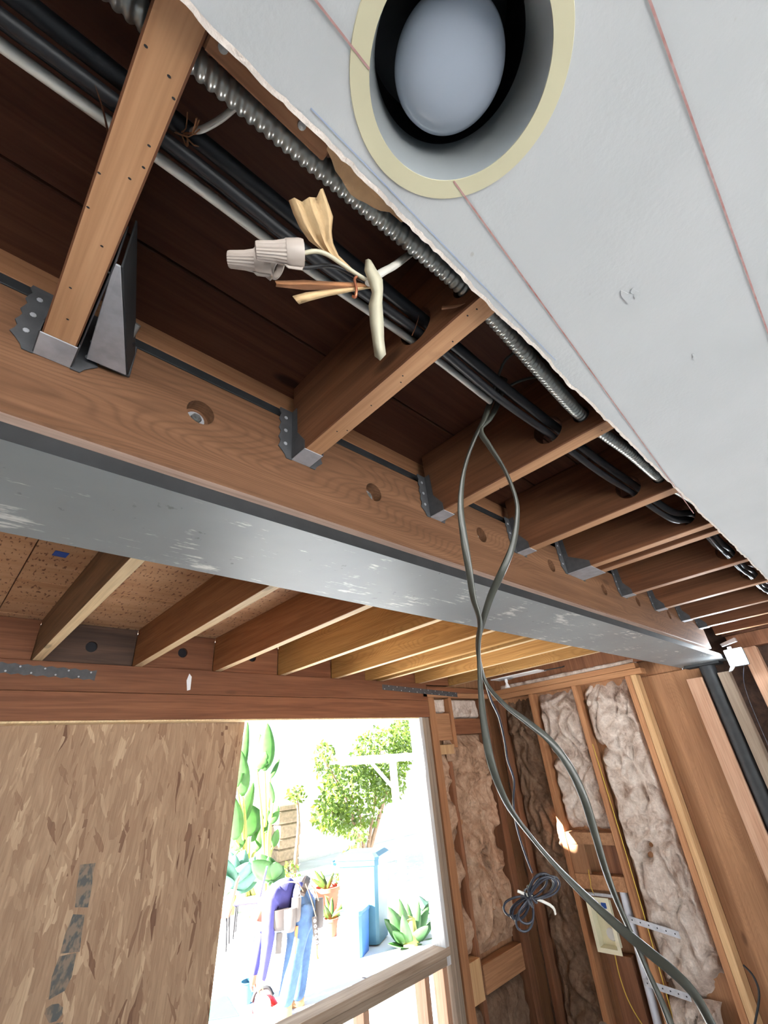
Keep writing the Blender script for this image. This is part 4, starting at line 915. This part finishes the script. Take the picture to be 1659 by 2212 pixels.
#OUTSIDE#
# ================================================================== YARD OUTSIDE
GZ = -2.05
def gp(px, py): return at(px, py, z=GZ)
def build_person():
    Fp = Vector((3.56, 5.36, GZ)); u = Vector((-0.84, 0.543, 0)).normalized(); w = Vector((-u.y, u.x, 0))
    if w.dot(-Fp) < 0: w = -w
    def pp(px, py, dw=0):
        r = Vector(ray(px, py)); return r*((Fp+w*dw).dot(w)/r.dot(w))
    J = {}; E = []
    def j(n, px, py, dw, ra, par=None, rb=None, kind='shirt'):
        J[n] = (pp(px, py, dw), ra, rb or ra, kind)
        if par: E.append((par, n))
    j('pelvis', 660, 1942, 0, 0.16, None, 0.17, 'jeans')
    j('spine', 634, 1934, 0, 0.17, 'pelvis', 0.175); j('chest', 606, 1936, 0, 0.17, 'spine', 0.185); j('upper', 586, 1944, 0, 0.13, 'chest', 0.16)
    j('neck', 566, 1958, -0.03, 0.058, 'upper', None, 'skin'); j('head1', 558, 1974, -0.05, 0.085, 'neck', 0.075, 'skin'); j('head2', 553, 1992, -0.05, 0.088, 'head1', 0.078, 'skin'); j('crown', 549, 2005, -0.05, 0.055, 'head2', None, 'skin')
    for sgn, nm, pts in ((1, 'n', [(583, 1952), (578, 2040), (567, 2112), (560, 2130)]), (-1, 'f', [(578, 1952), (562, 2035), (548, 2105), (545, 2122)])):
        j(nm+'sh', *pts[0], 0.18*sgn, 0.09, 'upper'); j(nm+'el', *pts[1], 0.19*sgn, 0.066, nm+'sh'); j(nm+'wr', *pts[2], 0.16*sgn, 0.042, nm+'el'); j(nm+'pa', *pts[3], 0.15*sgn, 0.030, nm+'wr', 0.018, 'skin')
        for k in range(4):
            p, _, _, _ = J[nm+'pa']; a = (k-1.5)*0.018
            L = (0.035, 0.042, 0.040, 0.030)[k]
            q = p+w*a*1.2+Vector((0, 0, -L))+u*0.008; J[nm+'f%da' % k] = (q, 0.009, 0.009, 'skin'); E.append((nm+'pa', nm+'f%da' % k))
            q2 = q+Vector((0, 0, -L*0.7))-u*0.018; J[nm+'f%db' % k] = (q2, 0.0075, 0.0075, 'skin'); E.append((nm+'f%da' % k, nm+'f%db' % k))
        q = p-u*0.03+Vector((0, 0, -0.012)); J[nm+'ta'] = (q, 0.010, 0.010, 'skin'); E.append((nm+'pa', nm+'ta'))
        q2 = q-u*0.006+Vector((0, 0, -0.035)); J[nm+'tb'] = (q2, 0.008, 0.008, 'skin'); E.append((nm+'ta', nm+'tb'))
    for sgn, nm, pts in ((1, 'n', [(655, 1958), (634, 2070), (614, 2178)]), (-1, 'f', [(662, 1958), (650, 2082), (641, 2168)])):
        j(nm+'hip', *pts[0], 0.10*sgn, 0.125, 'pelvis', None, 'jeans'); j(nm+'kn', *pts[1], 0.12*sgn, 0.098, nm+'hip', None, 'jeans'); j(nm+'an', *pts[2], 0.11*sgn, 0.080, nm+'kn', None, 'jeans')
    names = list(J); idx = {n: i for i, n in enumerate(names)}
    root = thing('person', Fp, 'person in navy shirt and jeans bending over in the yard, wearing a tool belt', 'person')
    me = bpy.data.meshes.new('body'); me.from_pydata([J[n][0]-Fp for n in names], [(idx[a], idx[b]) for a, b in E], [])
    o = bpy.data.objects.new('body', me); COL.objects.link(o)
    sm = o.modifiers.new('skin', 'SKIN'); sv = me.skin_vertices[0].data
    for i, n in enumerate(names): sv[i].radius = (J[n][1], J[n][2]); sv[i].use_root = (n == 'pelvis')
    o.modifiers.new('sub', 'SUBSURF').levels = 2
    bpy.context.view_layer.update(); m2 = bpy.data.meshes.new_from_object(o.evaluated_get(bpy.context.evaluated_depsgraph_get()))
    o.modifiers.clear(); o.data = m2; m2.materials.clear()
    for m in ('shirt', 'jeans', 'skin'): m2.materials.append(M[m])
    segs = [(J[a][0]-Fp, J[b][0]-Fp, J[b][3]) for a, b in E]
    mi = []
    for p in m2.polygons:
        c = p.center; best = (9, 'shirt')
        for a, b, kd in segs:
            ab = b-a; t = max(0, min(1, (c-a).dot(ab)/ab.length_squared)); dd = (c-(a+ab*t)).length
            if dd < best[0]: best = (dd, kd)
        mi.append(('shirt', 'jeans', 'skin').index(best[1]))
    m2.polygons.foreach_set('material_index', mi); m2.polygons.foreach_set('use_smooth', [True]*len(mi))
    o.parent = root; ORG[o.name] = Fp.copy(); o.location = (0, 0, 0)
    def P(px, py, dw): return pp(px, py, dw)
    # boots
    for sgn, a in ((1, 'nan'), (-1, 'fan')):
        c = J[a][0]; g = Vector((c.x, c.y, GZ)); hh = c.z-GZ; f = u
        rs = []
        for s, wd, h0, h1 in ((-0.075, 0.03, 0.0, 0.10), (-0.05, 0.047, 0.0, hh+0.06), (0.03, 0.050, 0.0, hh+0.06), (0.07, 0.048, 0.0, 0.10), (0.15, 0.050, 0.0, 0.075), (0.20, 0.034, 0.0, 0.05)):
            b = g+f*s; rs.append([b+w*wd+Vector((0, 0, h0+0.001)), b+w*wd*1.02+Vector((0, 0, h0+h1*0.6)), b+w*wd*0.6+Vector((0, 0, h1)), b-w*wd*0.6+Vector((0, 0, h1)), b-w*wd*1.02+Vector((0, 0, h0+h1*0.6)), b-w*wd+Vector((0, 0, h0+0.001))])
        bo = MB().rings(rs).build('boot', 'boot', root, smooth=0.8)
    # cap on the head
    hc = J['head2'][0]; ha = (J['crown'][0]-J['head1'][0])
    cp = MB().lathe([(0.0, 0.105), (0.05, 0.098), (0.085, 0.07), (0.098, 0.03), (0.099, -0.01)], hc-ha.normalized()*0.02, ha, 24).build('cap', 'cap', root, smooth=0.9)
    # belt, pouches, straps
    bc = P(648, 1932, 0); ax = (P(632, 1922, 0)-P(660, 1940, 0)).normalized()
    q = ax.to_track_quat('Z', 'Y')
    belt = MB().lathe([(0.165, -0.03), (0.172, -0.03), (0.172, 0.03), (0.165, 0.03), (0.165, -0.03)], bc, ax, 40, sx=1.0).build('tool_belt', 'leather_dark', root, smooth=0.8)
    def pouch(c, sx, sz, sy, m, name):
        c = Vector(c); rs = []
        for h, k in ((0.5, 0.95), (0.2, 1.0), (-0.25, 0.95), (-0.45, 0.75), (-0.5, 0.4)):
            ring = []
            for i in range(12):
                a = 2*PI*i/12; ca, sa = math.cos(a), math.sin(a); ring.append(c+u*(sx/2*k*math.copysign(abs(ca)**0.5, ca))+w*(sy/2*k*math.copysign(abs(sa)**0.5, sa))+Vector((0, 0, h*sz)))
            rs.append(ring)
        return MB().rings(rs).build(name, m, root, smooth=0.9)
    pouch(P(607, 1987, 0.21), 0.17, 0.17, 0.07, 'leather_dark', 'nail_pouch'); pouch(P(626, 1988, 0.22), 0.13, 0.19, 0.07, 'leather_grey', 'nail_pouch')
    pouch(P(640, 1965, 0.2), 0.10, 0.2, 0.05, 'leather_grey', 'pouch_flap')
    pouch(P(690, 1972, 0.12), 0.09, 0.24, 0.09, 'leather_dark', 'side_pouch')
    MB().tube([P(604, 2015, 0.2), P(601, 2060, 0.2)], 0.03, 0.012, 10, 1).build('pouch_tail', 'leather_grey', root)
    MB().tube([P(641, 2000, 0.2), P(639, 2040, 0.2), P(637, 2060, 0.2)], 0.018, 0.012, 10, 4).build('hammer_handle', 'orange', root, smooth=1)
    for pts, m in (([(612, 1908), (630, 1905), (645, 1910), (655, 1925)], 'leather'), ([(660, 1910), (668, 1930), (676, 1955), (682, 1978)], 'leather'), ([(672, 1912), (682, 1925), (688, 1945)], 'leather'), ([(645, 1912), (650, 1940), (648, 1965)], 'leather_grey')):
        MB().tube([P(x, y, 0.2) for x, y in pts], 0.022, 0.005, 8, 5, up=w).build('suspender', m, root, smooth=1)
    st = MB().tube([P(679, 1980, 0.2), P(680, 2000, 0.2), P(682, 2020, 0.2), P(684, 2042, 0.2)], 0.026, 0.006, 8, 4, up=u).build('tool_strap', 'leather_dark', root, smooth=1)
    for i in range(5):
        c = P(680+i*1.1, 1989+i*11.6, 0.21); MB().lathe([(0.008, 0), (0.008, 0.003), (0.014, 0.003), (0.014, 0), (0.008, 0)], c, w, 16).build('grommet', 'white_plastic', st)
    MB().tube([P(684, 2042, 0.2), P(684, 2058, 0.2), P(685, 2072, 0.2)], 0.013, 0.009, 8, 4, rad=[1, 0.8, 1.5]).build('hammer_end', 'orange', root, smooth=1)
    # red tool on the ground under the hands
    a = gp(566, 2196)
    t = thing('power_saw', a, 'red handheld power saw on the ground below the bending person', 'tool')
    MB().tube([a+Vector((0, 0, 0.06))+u*0.1, a+Vector((0, 0, 0.1)), a+Vector((0, 0, 0.10))-u*0.08, a+Vector((0, 0, 0.05))-u*0.14], 0.05, None, 12, 5, rad=[0.7, 1, 0.8, 0.4]).build('motor_body', 'red_plastic', t, smooth=1)
    MB().lathe([(0, -0.004), (0.085, -0.004), (0.085, 0.004), (0, 0.004)], a+Vector((0, 0, 0.088))+w*0.06, w, 28).build('blade', 'zinc', t)
    MB().tube([a+Vector((0, 0, 0.14))-u*0.1, a+Vector((0, 0, 0.2))-u*0.05, a+Vector((0, 0, 0.19))+u*0.06, a+Vector((0, 0, 0.12))+u*0.1], 0.016, None, 10, 5).build('handle', 'rubber', t, smooth=1)
    MB().box(a.x-0.12, a.x+0.12, a.y-0.08, a.y+0.08, GZ, GZ+0.006).build('base_plate', 'galv', t)
    return u, w
PU, PW = build_person()

def leaf_mesh(base, tip, width, side, droop, m, parent, fold=0.25, split=False, nl=10, name='leaf'):
    """broad blade from base to tip; side: direction across the blade"""
    base = Vector(base); tip = Vector(tip); ax = tip-base; L = ax.length; side = Vector(side); side = (side-ax*(side.dot(ax)/L/L)).normalized(); up = ax.cross(side).normalized()
    vs = []; fs = []; nc = 5
    for i in range(nl+1):
        t = i/nl; wd = width/2*math.sin(PI*min(0.999, max(0.03, t**0.75)))**0.7*(1 if not split or i % 3 else 0.72)
        c = base+ax*t+up*(droop*L*(t*t-t))
        for j in range(nc):
            s = (j-2)/2; vs.append(c+side*(wd*s)+up*(abs(s)*wd*fold))
    for i in range(nl):
        for j in range(nc-1): a = i*nc+j; fs.append((a, a+1, a+nc+1, a+nc))
    o = MB().add(vs, fs).build(name, m, parent, smooth=2.0); md = o.modifiers.new('thickness', 'SOLIDIFY'); md.thickness = 0.006; return o
def banana(label, base, leaves, y):
    b = gp(*base) if isinstance(base, tuple) else base
    b = at(base[0], base[1], y=y); b.z = GZ
    t = thing('banana_plant', b, label, 'plant', 'banana plants in the yard')
    rnd = random.Random(int(base[0]))
    sd = Vector((RX[0], RX[1], 0)).normalized()
    top = b+Vector((0, 0, 1.0))
    for bx, by, tx, ty, wd, sp in leaves:
        yy = y+rnd.uniform(-0.5, 0.5); p = at(bx, by, y=yy); q = at(tx, ty, y=yy+rnd.uniform(-0.25, 0.25)); dep = p.dot(Vector(FW)); 
        sdir = (sd+Vector((0, 0, rnd.uniform(-0.2, 0.2)))+Vector((0, rnd.uniform(-0.2, 0.2), 0))).normalized()
        leaf_mesh(p, q, 1.25*wd*dep/F, sdir, rnd.uniform(-0.15, 0.2), 'leaf_banana', t, 0.2, sp)
        MB().tube([b+Vector((rnd.uniform(-0.1, 0.1), rnd.uniform(-0.1, 0.1), 0)), (b+p)/2+Vector((0, 0, 0.25)), p], 0.028, None, 8, 5, rad=[1.6, 1, 0.6]).build('leaf_stalk', 'stem', t, smooth=1)
banana('tall banana plant right beside the OSB edge', (535, 1905), [(525, 1720, 520, 1620, 26, False), (512, 1700, 535, 1556, 20, False), (538, 1808, 528, 1735, 56, False), (512, 1790, 548, 1690, 26, False), (508, 1815, 500, 1715, 34, False), (522, 1832, 502, 1798, 28, True), (515, 1842, 498, 1815, 26, False), (552, 1840, 560, 1770, 24, False)], 10.6)
banana('banana plant with ragged upright leaves, right of the OSB-side one', (575, 1900), [(572, 1665, 578, 1562, 30, False), (556, 1668, 562, 1585, 20, False), (555, 1662, 575, 1622, 26, True), (584, 1682, 604, 1638, 9, False), (590, 1735, 582, 1688, 10, False), (582, 1780, 602, 1740, 18, False), (575, 1800, 580, 1750, 16, False), (590, 1830, 600, 1790, 14, False)], 10.0)
def agave(label, base, tips, y, wd, m='leaf_agave', cat='plant', drop=0.25):
    b = at(base[0], base[1], y=y); b.z = max(b.z, GZ) if b.z > GZ-0.02 else GZ
    b.z = GZ
    b = Vector((b.x, b.y, GZ)); t = thing('agave_plant', b, label, cat, 'agave plants in the yard')
    rnd = random.Random(int(base[0]*3)); sd = Vector((RX[0], RX[1], 0)).normalized(); bb = at(base[0], base[1], y=y)
    for tx, ty in tips:
        q = at(tx, ty, y=y+rnd.uniform(-0.35, 0.2)); leaf_mesh(bb+Vector((rnd.uniform(-0.05, 0.05), 0, 0.02)), q, wd*rnd.uniform(0.8, 1.2), sd+Vector((0, 0, rnd.uniform(-0.5, 0.5))), rnd.uniform(0.0, drop), m, t, 0.35)
    MB().lathe([(0.0, 0.3), (0.09, 0.25), (0.12, 0.0)], Vector((bb.x, bb.y, GZ)), (0, 0, 1), 12).build('stem', 'stem', t, smooth=1)
agave('blue-green agave low at left behind the person', (500, 1922), [(476, 1845), (492, 1838), (508, 1845), (530, 1835), (552, 1850), (560, 1880), (555, 1905), (470, 1885), (478, 1905), (520, 1850), (540, 1862)], 9.6, 0.34)
agave('dark green agave clump behind the person by the stone pillar', (590, 1905), [(545, 1860), (560, 1845), (580, 1850), (596, 1862), (600, 1880), (575, 1865), (590, 1890), (612, 1870)], 8.9, 0.30, 'leaf_green')
agave('broad-leaved agave at right, next to the sill corner', (888, 2052), [(830, 1985), (838, 1958), (862, 1940), (880, 1950), (905, 1945), (928, 1948), (945, 1975), (925, 2000), (838, 2040), (848, 2012), (900, 2000), (938, 2025), (862, 2060), (912, 2040), (870, 1975), (855, 1998)], 5.6, 0.17, 'leaf_green')
agave('second agave partly hidden by the window jamb', (935, 1985), [(905, 1935), (920, 1920), (940, 1925), (955, 1935), (900, 1960), (925, 1945), (960, 1960)], 6.4, 0.15, 'leaf_agave')
def bush(name, label, boxes, y, n, size, seed, m='leaf_bush'):
    rnd = random.Random(seed); c = at(sum(b[0] for b in boxes)/len(boxes), max(b[1]+b[3] for b in boxes), y=y)
    t = thing(name, Vector((c.x, c.y, GZ)), label, 'bush'); mb = MB()
    tot = sum(b[4] for b in boxes)
    for bx, by, rx, ry, k in boxes:
        for i in range(int(n*k/tot)):
            a = rnd.uniform(0, 2*PI); r = math.sqrt(rnd.random()); p = at(bx+rx*r*math.cos(a), by+ry*r*math.sin(a), y=y+rnd.uniform(-0.5, 0.5))
            d = Vector((rnd.gauss(0, 1), rnd.gauss(0, 1), rnd.gauss(-0.6, 0.7))).normalized(); s = d.cross(Vector((rnd.gauss(0, 1), rnd.gauss(0, 1), 0.3))).normalized(); L = size*rnd.uniform(0.6, 1.3)
            mb.add([p, p+d*L*0.45+s*L*0.28, p+d*L, p+d*L*0.45-s*L*0.28], [(0, 1, 2), (0, 2, 3)])
    o = mb.build('foliage', m, t); tag(o, kind='stuff')
    for bx, by, rx, ry, k in boxes:
        p = at(bx, by, y=y); MB().tube([Vector((c.x, c.y, GZ)), (Vector((c.x, c.y, GZ))+p)/2+Vector((0.1, 0, 0.2)), p, at(bx, by-ry*0.7, y=y)], 0.035, None, 7, 5, rad=[1.5, 1, 0.6, 0.2]).build('branch', 'bark', t, smooth=1)
bush('climbing_bush', 'large leafy climber filling the upper right of the opening', [(760, 1720, 70, 80, 6), (820, 1640, 60, 70, 5), (870, 1600, 30, 55, 4), (700, 1640, 25, 40, 0.7), (720, 1760, 45, 40, 2), (840, 1690, 35, 40, 2)], 10.2, 5200, 0.13, 1)
bush('flower_bush', 'small bush with sparse leaves in front of the white wall', [(765, 1855, 22, 32, 4), (775, 1800, 22, 16, 1.5), (745, 1895, 25, 12, 1.5)], 8.9, 620, 0.10, 2)
bush('shrub', 'sparse shrub behind the stone pillar', [(640, 1715, 22, 18, 2), (628, 1880, 16, 22, 1)], 11.1, 260, 0.11, 3)
# pergola
t = thing('pergola', at(850, 1760, y=8.2), 'white painted pergola post and beam among the climber leaves', 'pergola')
def pbox(name, p, q, r): MB().tube([p, q], r*1.42, None, 4, 1, up=(0, 0, 1) if abs((Vector(q)-Vector(p)).normalized().z) < 0.9 else (1, 1, 0)).build(name, 'white_wood', t)
a = at(848, 1640, y=8.2); pbox('post', Vector((a.x, a.y, GZ)), a, 0.055)
pbox('beam', at(735, 1645, y=8.2), at(925, 1632, y=8.2), 0.055); pbox('brace', at(800, 1645, y=8.15), at(848, 1700, y=8.15), 0.03)
# stone pillar
c = at(612, 1880, y=12.1); t = thing('stone_pillar', Vector((c.x, c.y, GZ)), 'stacked rough stone pillar behind the banana leaves', 'pillar')
z = GZ; rnd = random.Random(4); i = 0
ztop = at(612, 1737, y=12.1).z
while z < ztop-0.05:
    h = rnd.uniform(0.2, 0.3); s = rnd.uniform(-0.04, 0.04)
    MB().box(c.x-0.34+s, c.x+0.30+s, c.y-0.3, c.y+0.3, z, min(ztop, z+h)).build('stone', 'stone', t, bevel=0.03); z += h+0.006
# white garden wall and yard line
gw = tag(board('wall_garden', 'stucco', (3.0, 16.0), (12.6, 12.8), (GZ, -0.35)), 'white sunlit garden wall', kind='structure')
a, b = gp(640, 2062), gp(800, 2117); t_ = (b-a).normalized(); s_ = t_.cross(Vector((0, 0, 1)))*0.012
tag(MB().prism([a-t_*0.2-s_, b+t_*2-s_, b+t_*2+s_, a-t_*0.2+s_], (0, 0, 0.002)).build('trim_1', 'joint'), 'dark joint line in the concrete yard', kind='structure')
# wheelie bin
def bin_(base, rot, m, wd, dp, ht, label, lid=True):
    b = Vector(base); t = thing('wheelie_bin', b, label, 'bin'); R_ = Matrix.Rotation(rot, 3, 'Z'); mb = MB()
    def ring(z, k): return [b+R_ @ Vector((sx*wd/2*k, sy*dp/2*k, 0))+Vector((0, 0, z)) for sx, sy in ((-1, -0.85), (-0.85, -1), (0.85, -1), (1, -0.85), (1, 0.85), (0.85, 1), (-0.85, 1), (-1, 0.85))]
    mb.rings([ring(0.02, 0.8), ring(ht*0.5, 0.9), ring(ht*0.93, 1.0), ring(ht*0.93, 1.06), ring(ht, 1.06)]); mb.build('body', m, t)
    MB().rings([ring(ht+0.002, 1.1), ring(ht+0.03, 1.1), ring(ht+0.07, 0.9)]).build('lid', m, t)
    MB().tube([b+R_ @ Vector((-wd*0.4, dp*0.56, ht*0.95)), b+R_ @ Vector((-wd*0.4, dp*0.66, ht*0.98)), b+R_ @ Vector((wd*0.4, dp*0.66, ht*0.98)), b+R_ @ Vector((wd*0.4, dp*0.56, ht*0.95))], 0.015, None, 8, 2).build('handle', m, t)
    for s in (-1, 1): MB().lathe([(0, -0.025), (0.10, -0.025), (0.10, 0.025), (0, 0.025)], b+R_ @ Vector((s*wd*0.47, dp*0.38, 0.10)), R_ @ Vector((1, 0, 0)), 20).build('wheel', 'rubber', t)
    return t
bb_ = gp(806, 2052); bin_(bb_+Vector((0.18, 0.32, 0)), 0.5, 'bin', 0.52, 0.6, 0.92, 'tall teal wheelie bin in the sun beside the agave')
b2 = gp(786, 2050); t = thing('blue_tub', b2+Vector((-0.0, 0.12, 0)), 'lower blue tub leaning against the teal bin', 'tub')
rs = []
for z, k in ((0, 0.86), (0.4, 1.0), (0.42, 1.08), (0.45, 1.08)):
    rs.append([b2+Vector((-0.16, -0.05, z))+Matrix.Rotation(0.5, 3, 'Z') @ Vector((sx*0.17*k, sy*0.14*k, 0)) for sx, sy in ((-1, -0.8), (-0.8, -1), (0.8, -1), (1, -0.8), (1, 0.8), (0.8, 1), (-0.8, 1), (-1, 0.8))])
MB().rings(rs).build('tub_body', 'bin_blue', t)
# mat, small bucket, chairs, pots
a, b, c, d = gp(425, 2180), gp(488, 2152), gp(516, 2196), gp(440, 2208)
tag(MB().prism([a, b, c, d], (0, 0, 0.012)).build('floor_mat', 'mat_green', bevel=0.002), 'green mat lying on the concrete at lower left of the opening', 'mat')
p = gp(534, 2166); o = thing('bucket', p, 'small grey-blue bucket standing near the green mat', 'bucket')
MB().lathe([(0.055, 0.0), (0.075, 0.16), (0.082, 0.16), (0.082, 0.17), (0.07, 0.17), (0.052, 0.01)], p, (0, 0, 1), 24).build('bucket_body', 'bin', o, smooth=0.8)
MB().tube([p+PU*0.078+Vector((0, 0, 0.16)), p+PU*0.05+Vector((0, 0, 0.23)), p-PU*0.05+Vector((0, 0, 0.23)), p-PU*0.078+Vector((0, 0, 0.16))], 0.003, None, 6, 5).build('bail', 'zinc', o)
def chair(px, py, m, label, s=1.0):
    p = gp(px, py); t = thing('patio_chair', p, label, 'chair'); f = PU; w = PW; zz = Vector((0, 0, 1))
    for a in (-0.2, 0.2):
        for b in (-0.2, 0.2): MB().tube([p+f*a*s+w*b*s, p+f*a*s*0.9+w*b*s*0.9+zz*0.42*s], 0.015, None, 8, 1).build('leg', 'rubber', t)
    MB().prism([p+f*0.22*s+w*0.22*s+zz*0.42*s, p-f*0.22*s+w*0.22*s+zz*0.40*s, p-f*0.22*s-w*0.22*s+zz*0.40*s, p+f*0.22*s-w*0.22*s+zz*0.42*s], zz*0.03).build('seat', m, t, bevel=0.006)
    MB().prism([p-f*0.22*s+w*0.22*s+zz*0.45*s, p-f*0.32*s+w*0.22*s+zz*0.85*s, p-f*0.32*s-w*0.22*s+zz*0.85*s, p-f*0.22*s-w*0.22*s+zz*0.45*s], f*0.03).build('backrest', m, t, bevel=0.006)
chair(532, 2016, 'navy_cloth', 'navy folding chair behind the person\'s head', 0.9)
chair(462, 2052, 'terracotta', 'reddish chair next to the OSB edge in the yard', 0.9)
def pot(px, py, r, h, label):
    p = gp(px, py); t = thing('plant_pot', p, label, 'pot')
    MB().lathe([(r*0.7, 0), (r, h*0.85), (r*1.12, h*0.85), (r*1.12, h), (r*0.95, h), (r*0.9, h*0.9), (0, h*0.9)], p, (0, 0, 1), 24).build('pot_body', 'terracotta', t, smooth=0.6)
    rnd = random.Random(int(px))
    for i in range(7): leaf_mesh(p+Vector((0, 0, h*0.9)), p+Vector((rnd.uniform(-0.22, 0.22), rnd.uniform(-0.22, 0.22), h+rnd.uniform(0.1, 0.28))), 0.07, Vector((RX[0], RX[1], 0)), 0.2, 'leaf_bush', t, 0.3, nl=5)
pot(708, 1975, 0.2, 0.36, 'terracotta pot with small plant behind the person')
pot(716, 2022, 0.1, 0.2, 'small terracotta pot on the concrete right of the person')
p = gp(748, 2030); o = thing('garden_tap', p, 'small dark metal hose fitting lying on the concrete', 'fitting')
MB().tube([p+Vector((-0.12, 0, 0.02)), p+Vector((0, 0.02, 0.03)), p+Vector((0.1, -0.02, 0.02))], 0.025, None, 8, 4, rad=[0.7, 1, 0.5]).build('hose_body', 'rubber', o, smooth=1)
MB().tube([p+Vector((-0.02, 0, 0.03)), p+Vector((-0.03, 0.02, 0.16))], 0.018, None, 8, 1).build('valve', 'rubber', o)
